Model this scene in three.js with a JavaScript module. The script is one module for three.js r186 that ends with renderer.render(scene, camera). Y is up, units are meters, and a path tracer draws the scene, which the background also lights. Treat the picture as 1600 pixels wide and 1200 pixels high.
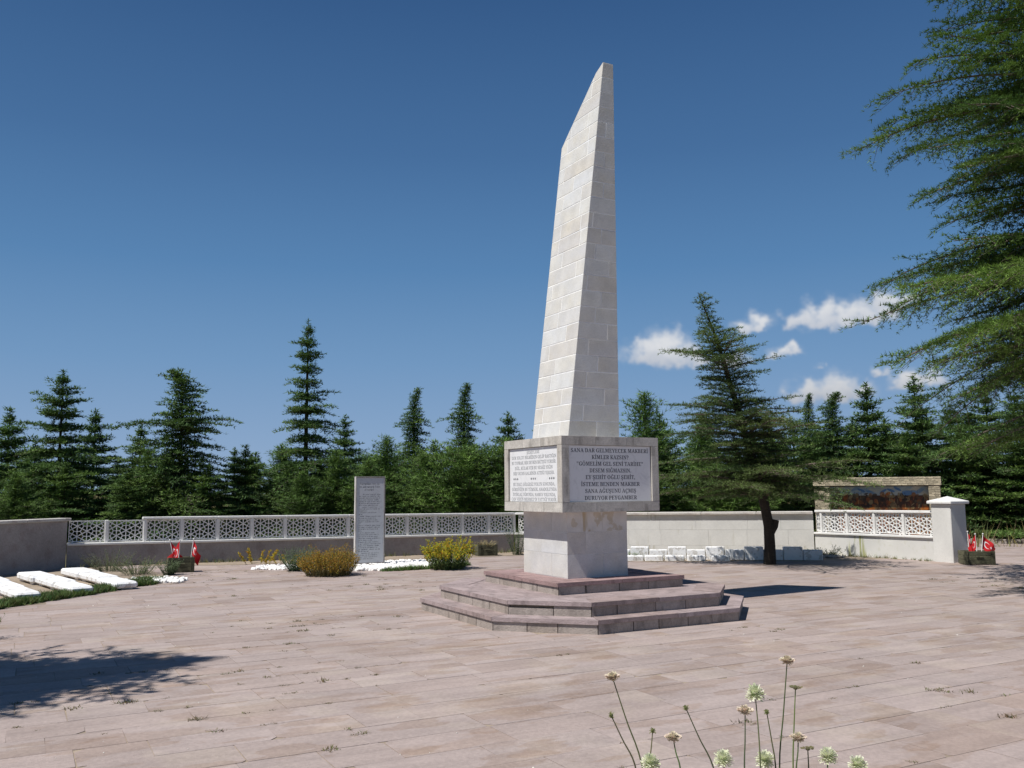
import * as THREE from 'three';
import { mergeGeometries } from 'three/addons/utils/BufferGeometryUtils.js';
import { ConvexGeometry } from 'three/addons/geometries/ConvexGeometry.js';

// ---------------------------------------------------------------- camera, sky, sun, exposure
const scene = new THREE.Scene();
const camera = new THREE.PerspectiveCamera(46.52, 4 / 3, 0.1, 2500);
camera.position.set(0, 1.6, 0);
camera.rotation.set(Math.atan(165.58 / 1395.7), 0, -0.00713, 'YXZ');
const renderer = new THREE.WebGLRenderer({ antialias: true });
renderer.toneMapping = THREE.LinearToneMapping;
renderer.toneMappingExposure = 1.12;
renderer.shadowMap.enabled = true;
const SUN = new THREE.Vector3(-0.436, 0.854, 0.283).normalize();
const sun = new THREE.DirectionalLight(new THREE.Color().setRGB(1, 0.968, 0.915), 4.8);
sun.position.copy(SUN).multiplyScalar(80);
sun.castShadow = true;
sun.shadow.mapSize.set(4096, 4096);
Object.assign(sun.shadow.camera, { left: -45, right: 45, top: 45, bottom: -45, near: 1, far: 200 });
scene.add(sun, sun.target);

function rng(seed) { let a = seed >>> 0; return () => { a = (a + 0x6D2B79F5) | 0; let t = Math.imul(a ^ (a >>> 15), 1 | a); t = (t + Math.imul(t ^ (t >>> 7), 61 | t)) ^ t; return ((t ^ (t >>> 14)) >>> 0) / 4294967296; }; }
const lerp = (a, b, t) => a + (b - a) * t, clamp = (x, a = 0, b = 1) => Math.min(b, Math.max(a, x)), smooth = (a, b, x) => { const t = clamp((x - a) / (b - a)); return t * t * (3 - 2 * t); };
// periodic value noise
function makeNoise(seed, n = 256) {
  const r = rng(seed), T = new Float32Array(n * n).map(() => r());
  return (x, y, p = n) => {
    const m = (v) => ((v % p) + p) % p, ix = Math.floor(x), iy = Math.floor(y), fx = x - ix, fy = y - iy, sx = fx * fx * (3 - 2 * fx), sy = fy * fy * (3 - 2 * fy);
    const at = (i, j) => T[(m(j) % n) * n + (m(i) % n)];
    return lerp(lerp(at(ix, iy), at(ix + 1, iy), sx), lerp(at(ix, iy + 1), at(ix + 1, iy + 1), sx), sy);
  };
}
const N1 = makeNoise(11), N2 = makeNoise(29);
function fbm(x, y, p, oct = 4, N = N1) { let s = 0, a = 0.5, k = 1; for (let i = 0; i < oct; i++) { s += a * N(x * k, y * k, Math.max(1, p * k)); a *= 0.5; k *= 2; } return s / (1 - Math.pow(0.5, oct)); }

// the sky: clear blue, paler towards the horizon, with scattered low cumulus all round
function makeSky() {
  const W = 4096, H = 2048, d = new Float32Array(W * H * 4);
  const stops = [[-90, .20, .25, .33], [0, .27, .375, .53], [3, .222, .338, .515], [8, .150, .278, .470], [14, .088, .205, .395], [21, .056, .140, .300], [30, .033, .092, .222], [50, .022, .066, .175], [90, .017, .052, .15]];
  const clouds = [];
  const add = (az, el, w, h, puffs, seed) => { const r = rng(seed), P = []; for (let i = 0; i < puffs; i++) { const t = r() * 2 - 1, rr = (0.5 + 0.55 * r()) * h * (1 - 0.4 * Math.abs(t)); P.push([az + t * (w - rr * .8), el - h * 0.55 + rr * (0.55 + 0.6 * r()), rr * (1.15 + r() * .5), rr]); } clouds.push({ az, el, w, h, P, base: el - h * 0.62, seed }); };
  add(9.9, 8.4, 2.6, 1.6, 16, 5); add(13.0, 8.0, 2.0, 1.0, 9, 6);
  add(20.4, 10.2, 3.4, 1.35, 20, 8); add(23.6, 11.0, 1.8, .95, 10, 9); add(15.7, 9.85, 1.3, .75, 8, 10);
  add(17.4, 8.2, 1.7, .6, 8, 12); add(19.6, 7.5, .8, .25, 4, 16); add(22.6, 6.75, 1.1, .5, 7, 13); add(19.7, 5.7, 2.9, 1.3, 14, 14); add(25.2, 6.1, 1.9, 1.1, 9, 15);
  const r = rng(77);
  for (let i = 0; i < 46; i++) { const az = 34 + r() * 286; if (az > 318) continue; add(az, 4 + r() * 9, 1.2 + r() * 2.6, .5 + r() * 1.0, 8, 100 + i); }
  const top = [.66, .67, .69], low = [.40, .44, .52];
  for (let j = 0; j < H; j++) {
    const el = ((j + .5) / H - .5) * 180;
    let k = 0; while (k < stops.length - 2 && el > stops[k + 1][0]) k++;
    const a = stops[k], b = stops[k + 1], t = clamp((el - a[0]) / (b[0] - a[0]));
    const base = [1, 2, 3].map((c) => lerp(a[c], b[c], t));
    for (let i = 0; i < W; i++) { const o = (j * W + i) * 4; d[o] = base[0]; d[o + 1] = base[1]; d[o + 2] = base[2]; d[o + 3] = 1; }
  }
  for (const c of clouds) {
    const x0 = c.az - c.w * 1.5 - 1, x1 = c.az + c.w * 1.5 + 1, y0 = c.el - c.h * 1.4, y1 = c.el + c.h * 1.9;
    for (let j = Math.floor((y0 / 180 + .5) * H); j <= (y1 / 180 + .5) * H; j++) for (let ii = Math.floor(x0 / 360 * W); ii <= x1 / 360 * W; ii++) {
      const el = ((j + .5) / H - .5) * 180, az = (ii + .5) / W * 360;
      let den = -1;
      const wob = fbm(az * 1.3 + c.seed, el * 1.3, 256, 6), wob2 = fbm(az * 1.3 + 40 + c.seed, el * 1.3 + 9, 256, 6, N2);
      for (const [pa, pe, rx, ry] of c.P) { const dx = (az - pa + (wob - .5) * 1.5) / rx, dy = (el - pe + (wob2 - .5) * 1.3) / ry, q = 1 - Math.sqrt(dx * dx + dy * dy); den = Math.max(den, q); }
      den -= .8 * (1 - smooth(c.base - .35, c.base + .45, el + (wob2 - .5) * .9));
      { let bl = 0, am = .5, fq = 2.6; for (let k = 0; k < 5; k++) { bl += am * Math.abs(2 * N2(az * fq + c.seed, el * fq * 1.25 + k * 17, 256) - 1); am *= .55; fq *= 2; } den += .30 * (.42 - bl) - .05; }
      const alpha = Math.max(smooth(0, .8, den) * .95, .28 * smooth(-.3, .45, den) * smooth(.3, .7, wob)); if (alpha <= 0) continue;
      const lit = clamp(.25 + .75 * smooth(c.base, c.base + c.h * 1.25, el + (wob - .5) * .7 * c.h) + (wob2 - .5) * .35);
      const col = ((Math.floor((az - 90) / 360 * W + W / 2) % W) + W) % W, o = (j * W + col) * 4;
      for (let k = 0; k < 3; k++) d[o + k] = lerp(d[o + k], lerp(low[k], top[k], lit) * lerp(.8, 1, smooth(3, 10, el)), alpha);
    }
  }
  const t = new THREE.DataTexture(d, W, H, THREE.RGBAFormat, THREE.FloatType);
  t.mapping = THREE.EquirectangularReflectionMapping; t.magFilter = t.minFilter = THREE.LinearFilter; t.needsUpdate = true;
  return t;
}
scene.background = makeSky();
scene.environment = scene.background;

// ---------------------------------------------------------------- helpers
const TH = 0.49815, CX = 0.9189, CZ = -12.3172;
const UX = Math.cos(TH), UZ = -Math.sin(TH), VX = -Math.sin(TH), VZ = -Math.cos(TH);
const WU = (u, v) => [CX + u * UX + v * VX, CZ + u * UZ + v * VZ];
const toUV = (x, z) => [(x - CX) * UX + (z - CZ) * UZ, (x - CX) * VX + (z - CZ) * VZ];
const ground = (z) => -0.02 * clamp(-z - 20.5, 0, 9);       // the yard drops a little towards the far wall
const used = new Map();
function numbered(n) { const k = used.get(n) ?? 0; used.set(n, k + 1); return k ? n + '_' + String(k).padStart(3, '0') : n; }
function mesh(name, geo, mat, parent) { const m = new THREE.Mesh(geo, mat); m.name = name; m.castShadow = m.receiveShadow = true; if (parent) parent.add(m); return m; }
function tag(o, label, category, group, kind) { Object.assign(o.userData, { label, category }); if (group) o.userData.group = group; if (kind) o.userData.kind = kind; return o; }
function thing(name, label, category, [x, y, z] = [0, 0, 0], turn = 0, group) { const o = new THREE.Group(); o.name = numbered(name); o.position.set(x, y, z); o.rotation.y = turn; scene.add(o); return tag(o, label, category, group); }
function solo(name, geo, mat, label, category, group, pos = [0, 0, 0], turn = 0, kind) { const o = mesh(numbered(name), geo, mat, scene); o.position.set(...pos); o.rotation.y = turn; return tag(o, label, category, group, kind); }
function structure(name, geo, mat) { const o = mesh(name, geo, mat, scene); o.userData.kind = 'structure'; return o; }
// uv in metres by the dominant axis of each face (geometry becomes non-indexed)
function boxUV(g, ox = 0, oy = 0, keepNormals = false) {
  if (g.index) g = g.toNonIndexed(); if (!keepNormals) g.computeVertexNormals();
  const p = g.attributes.position, uv = new Float32Array(p.count * 2), a = new THREE.Vector3(), b = new THREE.Vector3(), c = new THREE.Vector3();
  for (let i = 0; i < p.count; i += 3) {
    a.fromBufferAttribute(p, i); b.fromBufferAttribute(p, i + 1); c.fromBufferAttribute(p, i + 2);
    const n = b.clone().sub(a).cross(c.clone().sub(a)), x = Math.abs(n.x), y = Math.abs(n.y), z = Math.abs(n.z);
    [a, b, c].forEach((v, k) => { const q = y >= x && y >= z ? [v.x, v.z] : x >= z ? [v.z, v.y] : [v.x, v.y]; uv[(i + k) * 2] = q[0] + ox; uv[(i + k) * 2 + 1] = q[1] + oy; });
  }
  g.setAttribute('uv', new THREE.BufferAttribute(uv, 2)); return g;
}
// a box between two corners with its long edges chamfered
function box(x0, y0, z0, x1, y1, z1, bev = 0.004, ox = 0, oy = 0) {
  const w = x1 - x0, h = y1 - y0, d = z1 - z0, b = Math.min(bev, w / 3, h / 3, d / 3), P = [];
  if (b <= 0) { const g = new THREE.BoxGeometry(w, h, d); g.translate((x0 + x1) / 2, (y0 + y1) / 2, (z0 + z1) / 2); return boxUV(g, ox, oy); }
  for (const sx of [-1, 1]) for (const sy of [-1, 1]) for (const sz of [-1, 1]) {
    const X = sx < 0 ? x0 : x1, Y = sy < 0 ? y0 : y1, Z = sz < 0 ? z0 : z1;
    P.push(new THREE.Vector3(X - sx * b, Y - sy * b, Z), new THREE.Vector3(X - sx * b, Y, Z - sz * b), new THREE.Vector3(X, Y - sy * b, Z - sz * b));
  }
  return boxUV(new ConvexGeometry(P), ox, oy);
}
// a convex polygon (x, z) as a slab from y0 to y1
function prism(poly, y0, y1, ox = 0, oy = 0) { const P = []; for (const [x, z] of poly) P.push(new THREE.Vector3(x, y0, z), new THREE.Vector3(x, y1, z)); return boxUV(new ConvexGeometry(P), ox, oy); }
const moved = (g, x, y, z, ry = 0) => { if (ry) g.rotateY(ry); g.translate(x, y, z); return g; };
const join = (list) => mergeGeometries(list.map((g) => { g = g.index ? g.toNonIndexed() : g; for (const k of Object.keys(g.attributes)) if (!['position', 'normal', 'uv'].includes(k)) g.deleteAttribute(k); return g; }));

// triangles for plants
class TB {
  constructor() { this.p = []; this.c = []; }
  tri(a, b, c, k) { this.p.push(a[0], a[1], a[2], b[0], b[1], b[2], c[0], c[1], c[2]); for (let i = 0; i < 3; i++) this.c.push(k[0], k[1], k[2]); }
  tube(path, rad, sides, k) {
    const rings = path.map((q, i) => {
      const a = path[Math.max(0, i - 1)], b = path[Math.min(path.length - 1, i + 1)], t = new THREE.Vector3(b[0] - a[0], b[1] - a[1], b[2] - a[2]).normalize();
      const e = new THREE.Vector3(0.31, 0.1, 0.95).cross(t).normalize(), f = t.clone().cross(e), R = rad[i];
      return Array.from({ length: sides }, (_, s) => { const w = s / sides * Math.PI * 2, c = Math.cos(w) * R, n = Math.sin(w) * R; return [q[0] + e.x * c + f.x * n, q[1] + e.y * c + f.y * n, q[2] + e.z * c + f.z * n]; });
    });
    for (let i = 0; i + 1 < rings.length; i++) for (let s = 0; s < sides; s++) { const n = (s + 1) % sides; this.tri(rings[i][s], rings[i][n], rings[i + 1][n], k); this.tri(rings[i][s], rings[i + 1][n], rings[i + 1][s], k); }
  }
  geo(normals = false) { const g = new THREE.BufferGeometry(); g.setAttribute('position', new THREE.Float32BufferAttribute(this.p, 3)); g.setAttribute('color', new THREE.Float32BufferAttribute(this.c, 3)); g.computeVertexNormals(); return g; }
}

// ---------------------------------------------------------------- textures and materials
function tex(size, fn, srgb = true, meters = 1) {
  const d = new Uint8Array(size * size * 4);
  for (let y = 0; y < size; y++) for (let x = 0; x < size; x++) { const v = fn(x / size, y / size), o = (y * size + x) * 4; if (typeof v === 'number') d[o] = d[o + 1] = d[o + 2] = clamp(v) * 255; else for (let k = 0; k < 3; k++) d[o + k] = clamp(v[k]) * 255; d[o + 3] = 255; }
  const t = new THREE.DataTexture(d, size, size); t.wrapS = t.wrapT = THREE.RepeatWrapping; t.magFilter = THREE.LinearFilter; t.minFilter = THREE.LinearMipmapLinearFilter; t.generateMipmaps = true;
  if (srgb) t.colorSpace = THREE.SRGBColorSpace; t.repeat.set(1 / meters, 1 / meters); t.needsUpdate = true; return t;
}
const F = (x, y, k, o = 4, N = N1) => fbm(x * k, y * k, k, o, N);
const pits = (x, y, k, th) => smooth(th, th + .06, N2(x * k, y * k, k));
// sawn volcanic tuff of the shaft: fine grain, small pits, faint warm blotches
const limeTex = tex(512, (x, y) => { const n = F(x, y, 9, 5), f = F(x, y, 128, 2, N2), s = .945 + (n - .5) * .11 + (f - .5) * .08 - pits(x, y, 150, .955) * .2, w = (F(x, y, 5, 3, N2) - .5) * .07; return [s + w * .4, s, s - w]; }, true, 1.3);
const limeBump = tex(512, (x, y) => .6 + (F(x, y, 64, 3) - .5) * .5 - pits(x, y, 90, .93) * .5, false, .6);
const paintTex = tex(512, (x, y) => { const n = F(x, y, 6, 5), f = F(x, y, 90, 3, N2), s = .95 + (n - .5) * .10 + (f - .5) * .05, drip = smooth(.62, .85, F(x, y * .12, 26, 3, N2)) * smooth(.45, .7, F(x, y, 5, 3)); return [s - drip * .10, s - drip * .11, s - drip * .15]; }, true, 2.1);
const plasterTex = tex(512, (x, y) => { const n = F(x, y, 5, 5), f = F(x, y, 110, 3, N2), g = smooth(.55, .75, F(x, y, 14, 4, N2)); const s = .90 + (n - .5) * .22 + (f - .5) * .12; return [s - g * .05, s - g * .07, s - g * .07]; }, true, 2.4);
const grainBump = tex(512, (x, y) => F(x, y, 60, 4), false, .5);
// pinkish andesite paving: long faint streaks along the courses, blotches, dust
const paveTex = tex(1024, (x, y) => { const st = fbm(x * 5, y * 70, 70, 4), b = F(x, y, 7, 5), f = F(x, y, 260, 2, N2), dd = smooth(.5, .72, F(x, y, 11, 5, N2)), si = smooth(.57, .64, F(x, y * 2, 6, 6, N2)) * .055 + smooth(.60, .64, F(x, y * 3, 9, 6)) * .06, s = -si + .92 + (b - .5) * .15 + (st - .5) * .12 + (f - .5) * .10; return [s + dd * .03 + si * .3, s + dd * .035 - .004, s + dd * .02 - .004 - si * .35]; }, true, 5.2);
const paveBump = tex(512, (x, y) => F(x, y, 40, 5) * .6 + F(x, y, 170, 2, N2) * .4, false, 1.1);
const stepTex = tex(512, (x, y) => { const b = F(x, y, 8, 5), f = F(x, y, 120, 3, N2), st = smooth(.5, .8, F(x, y * .35, 18, 4, N2)), s = .90 + (b - .5) * .24 + (f - .5) * .16 - st * .13; return [s, s - .01, s - .02]; }, true, 1.4);
const soilTex = tex(512, (x, y) => { const b = F(x, y, 9, 6), f = F(x, y, 200, 2, N2), s = .88 + (b - .5) * .3 + (f - .5) * .16; return [s, s * .98, s * .92]; }, true, 4);
const fieldTex = tex(512, (x, y) => { const b = F(x, y, 12, 6), c = F(x, y, 5, 4, N2), f = F(x, y, 240, 2); const s = .72 + (b - .5) * .5 + (f - .5) * .3; return [s + (c - .5) * .25, s, s * .8 - (c - .5) * .1]; }, true, 14);
const woodTex = tex(512, (x, y) => { const g = fbm(x * 4, y * 60, 60, 4), k = F(x, y, 9, 4, N2), s = .7 + (g - .5) * .5 + (k - .5) * .25; return [s, s, s * .95]; }, true, .5);
const marbleTex = (x, y) => .965 + (F(x, y, 7, 5) - .5) * .06 - smooth(.72, .9, 1 - Math.abs(F(x, y, 4, 5, N2) - .5) * 12) * .03;
function std(rgb, o = {}) { const m = new THREE.MeshStandardMaterial({ roughness: .9, ...o }); m.color.setRGB(...rgb); return m; }
const tint = (rgb, k, w = 0) => [rgb[0] * k * (1 + w), rgb[1] * k, rgb[2] * k * (1 - w)];
const LIME = [.665, .655, .628];
const M = {
  stones: [0, 1, 2, 3, 4].map((i) => std(tint(LIME, [.96, 1, 1.03, .92, .985][i], [.015, 0, -.01, .03, .005][i]), { map: limeTex, bumpMap: limeBump, bumpScale: .004 })),
  mortar: std([.92, .91, .89], { map: limeTex, bumpMap: grainBump, bumpScale: .003 }),
  frame: [0, 1].map((i) => std(tint([.62, .60, .56], [1, .9][i], [0, .015][i]), { map: stepTex, bumpMap: limeBump, bumpScale: .004 })),
  tread: [0, 1, 2].map((i) => std(tint([.40, .325, .325], [1, .92, 1.07][i], [0, .03, -.01][i]), { map: stepTex, bumpMap: grainBump, bumpScale: .003 })),
  riser: [0, 1, 2].map((i) => std(tint([.415, .365, .33], [1, .95, 1.05][i], [0, .015, -.01][i]), { map: stepTex, bumpMap: grainBump, bumpScale: .004 })),
  redTread: [0, 1].map((i) => std(tint([.40, .275, .27], [1, .9][i]), { map: stepTex, bumpMap: grainBump, bumpScale: .003 })),
  paint: std([.80, .79, .765], { map: paintTex, bumpMap: grainBump, bumpScale: .002 }),
  wallPaint: std([.70, .69, .655], { map: paintTex, bumpMap: grainBump, bumpScale: .003 }),
  plaster: std([.41, .37, .355], { map: plasterTex, bumpMap: grainBump, bumpScale: .004 }),
  coping: std([.66, .62, .57], { map: plasterTex, bumpMap: grainBump, bumpScale: .003 }),
  soil: std([.42, .35, .30], { map: soilTex, bumpMap: paveBump, bumpScale: .012 }),
  bed: std([.23, .19, .13], { map: soilTex, bumpMap: paveBump, bumpScale: .02 }),
  joint: std([.40, .335, .29], { map: soilTex, bumpMap: paveBump, bumpScale: .006 }),
  field: std([.26, .215, .09], { map: fieldTex }),
  wood: [0, 1, 2].map((i) => std(tint([.17, .165, .105], [1, .8, 1.3][i]), { map: woodTex, bumpMap: grainBump, bumpScale: .003 })),
  white: std([.86, .86, .86], { map: tex(512, (x, y) => { const n = F(x, y, 7, 5), fl = smooth(.62, .67, F(x, y, 12, 6, N2)) * .13 + smooth(.66, .7, F(x, y, 30, 5)) * .10, s = .975 + (n - .5) * .07 - fl; return [s, s - fl * .1, s - fl * .25]; }, true, 1.6), bumpMap: grainBump, bumpScale: .004, roughness: .8 }),
  bark: std([.075, .058, .045], { map: woodTex, bumpMap: grainBump, bumpScale: .02 }),
  limb: std([.13, .105, .085]),
  stained: std([.70, .69, .655], { map: tex(512, (x, y) => { const s = .95 + (F(x, y, 6, 5) - .5) * .1, st = smooth(.58, .74, fbm(x * 34, y * 2.2, 34, 4, N2)) * smooth(.44, .56, F(x, y * .3, 4, 3)), g = smooth(.6, .8, F(x, y, 26, 4, N2)); return [s - st * .22 - g * .03, s - st * .21 - g * .03, s - st * .40 - g * .05]; }, true, 2.6), bumpMap: grainBump, bumpScale: .003 }),
  rusty: std(LIME, { map: tex(512, (x, y) => { const s = .945 + (F(x, y, 9, 5) - .5) * .11, st = smooth(.54, .7, fbm(x * 24, y * 2, 24, 4, N2)) * smooth(.40, .56, F(x, y * .4, 4, 3)) * .8 + smooth(.62, .66, F(x, y, 8, 5, N2)) * .45; return [s - st * .13, s - st * .19, s - st * .30]; }, true, 1.0), bumpMap: limeBump, bumpScale: .004 }),
  dark: std([.05, .05, .05], { roughness: .5 }),
};
const paveTones = [0, 1, 2, 3, 4, 5, 6].map((i) => std(tint([.405, .332, .305], [1, .992, 1.01, .995, 1.012, .975, .87][i], [0, .006, -.004, .006, -.006, .012, .025][i]), { map: paveTex, bumpMap: paveBump, bumpScale: .004 }));
const leafMat = (t = .25) => { const m = new THREE.MeshPhysicalMaterial({ roughness: .85, vertexColors: true, transmission: t, thickness: 0, side: THREE.DoubleSide, specularIntensity: .35 }); return m; };
const needle = leafMat(.3), herbMat = leafMat(.3), petalMat = leafMat(.35);

// ---------------------------------------------------------------- the ground
const outer = (x, z) => ground(z) - .045 + smooth(20, 28, Math.hypot(x - 2, z + 13)) * ((fbm(x * .06 + 50, z * .06 + 50, 256, 2) - .5) * .35 - .1);   // uneven land outside the yard
{
  const g = new THREE.PlaneGeometry(1600, 1600, 200, 200); g.rotateX(-Math.PI / 2);
  const xs = g.attributes.position, R = (t) => Math.sign(t) * Math.pow(Math.abs(t), 2.6) * 800;
  for (let i = 0; i < xs.count; i++) { const x = R(xs.getX(i) / 800), z = R(xs.getZ(i) / 800) - 14; xs.setXYZ(i, x, outer(x, z), z); }
  g.computeVertexNormals();
  const uv = g.attributes.uv; for (let i = 0; i < uv.count; i++) uv.setXY(i, xs.getX(i), xs.getZ(i));
  structure('ground', g, M.field);
}
// enclosure corners (x, z)
const C1 = [-9.63, -19.56], C2 = [0.02, -24.81], C3 = [7.53, -22.59], C5 = [9.36, -19.24];
const DEG = Math.PI / 180;
function sheet(name, poly, mat, lift, step = 1.2) {          // a ground sheet that follows the slope, cut to a polygon
  const s = new THREE.Shape(poly.map(([x, z]) => new THREE.Vector2(x, -z))), g0 = new THREE.ShapeGeometry(s); g0.rotateX(-Math.PI / 2);
  const src = g0.toNonIndexed().attributes.position, out = [];
  const cut = (a, b, c, n) => { if (n === 0) { out.push(...a, ...b, ...c); return; } const m = (p, q) => [(p[0] + q[0]) / 2, 0, (p[2] + q[2]) / 2], ab = m(a, b), bc = m(b, c), ca = m(c, a); cut(a, ab, ca, n - 1); cut(ab, b, bc, n - 1); cut(ca, bc, c, n - 1); cut(ab, bc, ca, n - 1); };
  for (let i = 0; i < src.count; i += 3) cut(...[0, 1, 2].map((k) => [src.getX(i + k), 0, src.getZ(i + k)]), 5);
  const uv = []; for (let i = 0; i < out.length; i += 3) { out[i + 1] = ground(out[i + 2]) + lift; uv.push(...toUV(out[i], out[i + 2])); }
  const g = new THREE.BufferGeometry(); g.setAttribute('position', new THREE.Float32BufferAttribute(out, 3)); g.setAttribute('uv', new THREE.Float32BufferAttribute(uv, 2)); g.computeVertexNormals();
  return structure(name, g, mat);
}
const yard = [[-14, 6], [16, 6], [26, -6], [26, -27.2], [15.6, -27.8], [14.4, -28.7], [10.4, -30.5], [9.9, -19.4], C5, C3, C2, C1, [-10.6, -16.2], [-14, -8]];
sheet('yard_bed', yard, M.joint, -.0018);
const plotEdge = [[-7.3, -12.2], [-7.16, -12.73], [-6.95, -13.5], [-6.72, -14.2], [-6.5, -15.1], [-6.3, -15.9], [-6.35, -16.6], [-6.75, -17.4]];
sheet('grave_plot', [...plotEdge, [-7.6, -18.9], [-8.8, -20.0], C1, [-10.6, -16.2], [-12.5, -11]], M.bed, -.006);
// strip of bare soil along the foot of the far walls
sheet('soil_strip', [[-8.3, -20.05], [-6.4, -19.9], [-3.2, -21.2], [0.3, -23.2], [2.2, -22.4], [2.3, -20.2], [6.8, -20.1], [8.3, -20.3], C3, C2], M.soil, .004);

// paving: courses along the monument's long axis, slabs of uneven length
{
  const pavement = new THREE.Group(); pavement.name = 'pavement'; pavement.userData.kind = 'structure'; scene.add(pavement);
  const inPoly = (x, z, P) => { let c = false; for (let i = 0, j = P.length - 1; i < P.length; j = i++) if ((P[i][1] > z) !== (P[j][1] > z) && x < (P[j][0] - P[i][0]) * (z - P[i][1]) / (P[j][1] - P[i][1]) + P[i][0]) c = !c; return c; };
  const plot = [...plotEdge, [-7.6, -18.9], [-8.8, -20.0], C1, [-10.6, -16.2], [-12.5, -11]];
  const farSoil = [[-8.3, -20.05], [-6.4, -19.9], [-3.2, -21.2], [0.3, -23.2], [2.2, -22.4], [2.3, -20.2], [6.8, -20.1], [8.3, -20.3], C3, C2];
  const r = rng(4), slabs = [];
  for (let row = -52; row < 52; row++) {
    const w = .40, v0 = row * w + .06, jitter = r() * .6;
    for (let u = -16 + jitter; u < 26;) {
      const L = .42 + r() * .5, u0 = u, u1 = u + L; u = u1;
      const cu = (u0 + u1) / 2, cv = v0 + w / 2, [x, z] = WU(cu, cv);
      if (!inPoly(x, z, yard) || inPoly(x, z, plot) || inPoly(x, z, farSoil)) continue;
      const du = Math.max(0, Math.abs(cu) - 1.5), dv = Math.max(0, Math.abs(cv) - 1.5); if (du === 0 && dv === 0) continue;
      const depth = -z, px = x / Math.max(depth, .1), seen = depth > 4.6 && Math.abs(px) < .62;
      slabs.push({ u0, u1, v0, v1: v0 + w, x, z, size: seen ? L / (depth * depth) : 0, d: depth });
    }
  }
  slabs.sort((a, b) => b.size - a.size);
  const rest = paveTones.map(() => []);
  slabs.forEach((s, i) => {
    const gap = .0015 + r() * r() * .004, wob = () => (r() - .5) * .008, h = (r() - .5) * .0014, tiltU = (r() - .5) * .0012, tiltV = (r() - .5) * .0012;
    const chip = () => (r() < .18 ? .02 + r() * .05 : .006);
    const c = [[s.u0 + gap, s.v0 + gap], [s.u1 - gap, s.v0 + gap], [s.u1 - gap, s.v1 - gap], [s.u0 + gap, s.v1 - gap]].map(([a, b]) => [a + wob(), b + wob() * .5]);
    const near = i < 300, out = [];
    c.forEach((p, k) => { if (!near) { out.push(p); return; } const a = c[(k + 3) % 4], b = c[(k + 1) % 4], q = chip(), to = (e) => { const l = Math.hypot(e[0] - p[0], e[1] - p[1]); return [p[0] + (e[0] - p[0]) / l * q, p[1] + (e[1] - p[1]) / l * q]; }; out.push(to(a), to(b)); });
    const P = [], n = out.length, yTop = ([a, b]) => h + tiltU * (a - (s.u0 + s.u1) / 2) + tiltV * (b - s.v0);
    const top = out.map((p) => { const [x, z] = WU(...p); return [x, ground(z) + .002 + yTop(p), z]; }), bot = top.map(([x, y, z]) => [x, y - .03, z]), pos = [], uv = [];
    const same = r() < .55, off = same ? [0, 0] : [r() * 5, r() * 5], U = (p) => toUV(p[0], p[2]);
    const put = (...q) => q.forEach((p) => { pos.push(...p); const t = U(p); uv.push(t[0] + off[0], t[1] + off[1]); });
    for (let k = 1; k + 1 < n; k++) put(top[0], top[k], top[k + 1]);
    for (let k = 0; k < n; k++) { const m = (k + 1) % n; put(top[k], bot[k], bot[m]); put(top[k], bot[m], top[m]); }
    const g = new THREE.BufferGeometry(); g.setAttribute('position', new THREE.Float32BufferAttribute(pos, 3)); g.setAttribute('uv', new THREE.Float32BufferAttribute(uv, 2)); g.computeVertexNormals();
    const q = r(), tone = q < .045 ? 6 : Math.floor(r() * 6);
    if (near) mesh('paving_slab', g, paveTones[tone], pavement); else rest[tone].push(g);
  });
  rest.forEach((l, i) => { if (!l.length) return; const m = mesh('far_paving', mergeGeometries(l), paveTones[i], pavement); m.userData.kind = 'stuff'; });
}
// far kerb beyond the gate post
{
  const k = new THREE.Group(); k.name = 'kerb'; k.userData.kind = 'structure'; scene.add(k);
  const pts = [[10.2, -30.3], [14.4, -28.7], [15.6, -27.8], [21, -27.3], [27, -27.1]];
  for (let i = 0; i + 1 < pts.length; i++) { const [a, b] = [pts[i], pts[i + 1]], L = Math.hypot(b[0] - a[0], b[1] - a[1]), n = Math.max(1, Math.round(L / 1)); for (let j = 0; j < n; j++) { const t0 = j / n, m = mesh('kerb_stone', box(.006, -.1, -.08, L / n - .006, .14, .08, .012, i + j * .7), M.riser[2], k); m.position.set(lerp(a[0], b[0], t0), ground(lerp(a[1], b[1], t0)), lerp(a[1], b[1], t0)); m.rotation.y = -Math.atan2(b[1] - a[1], b[0] - a[0]); } }
}

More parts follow.
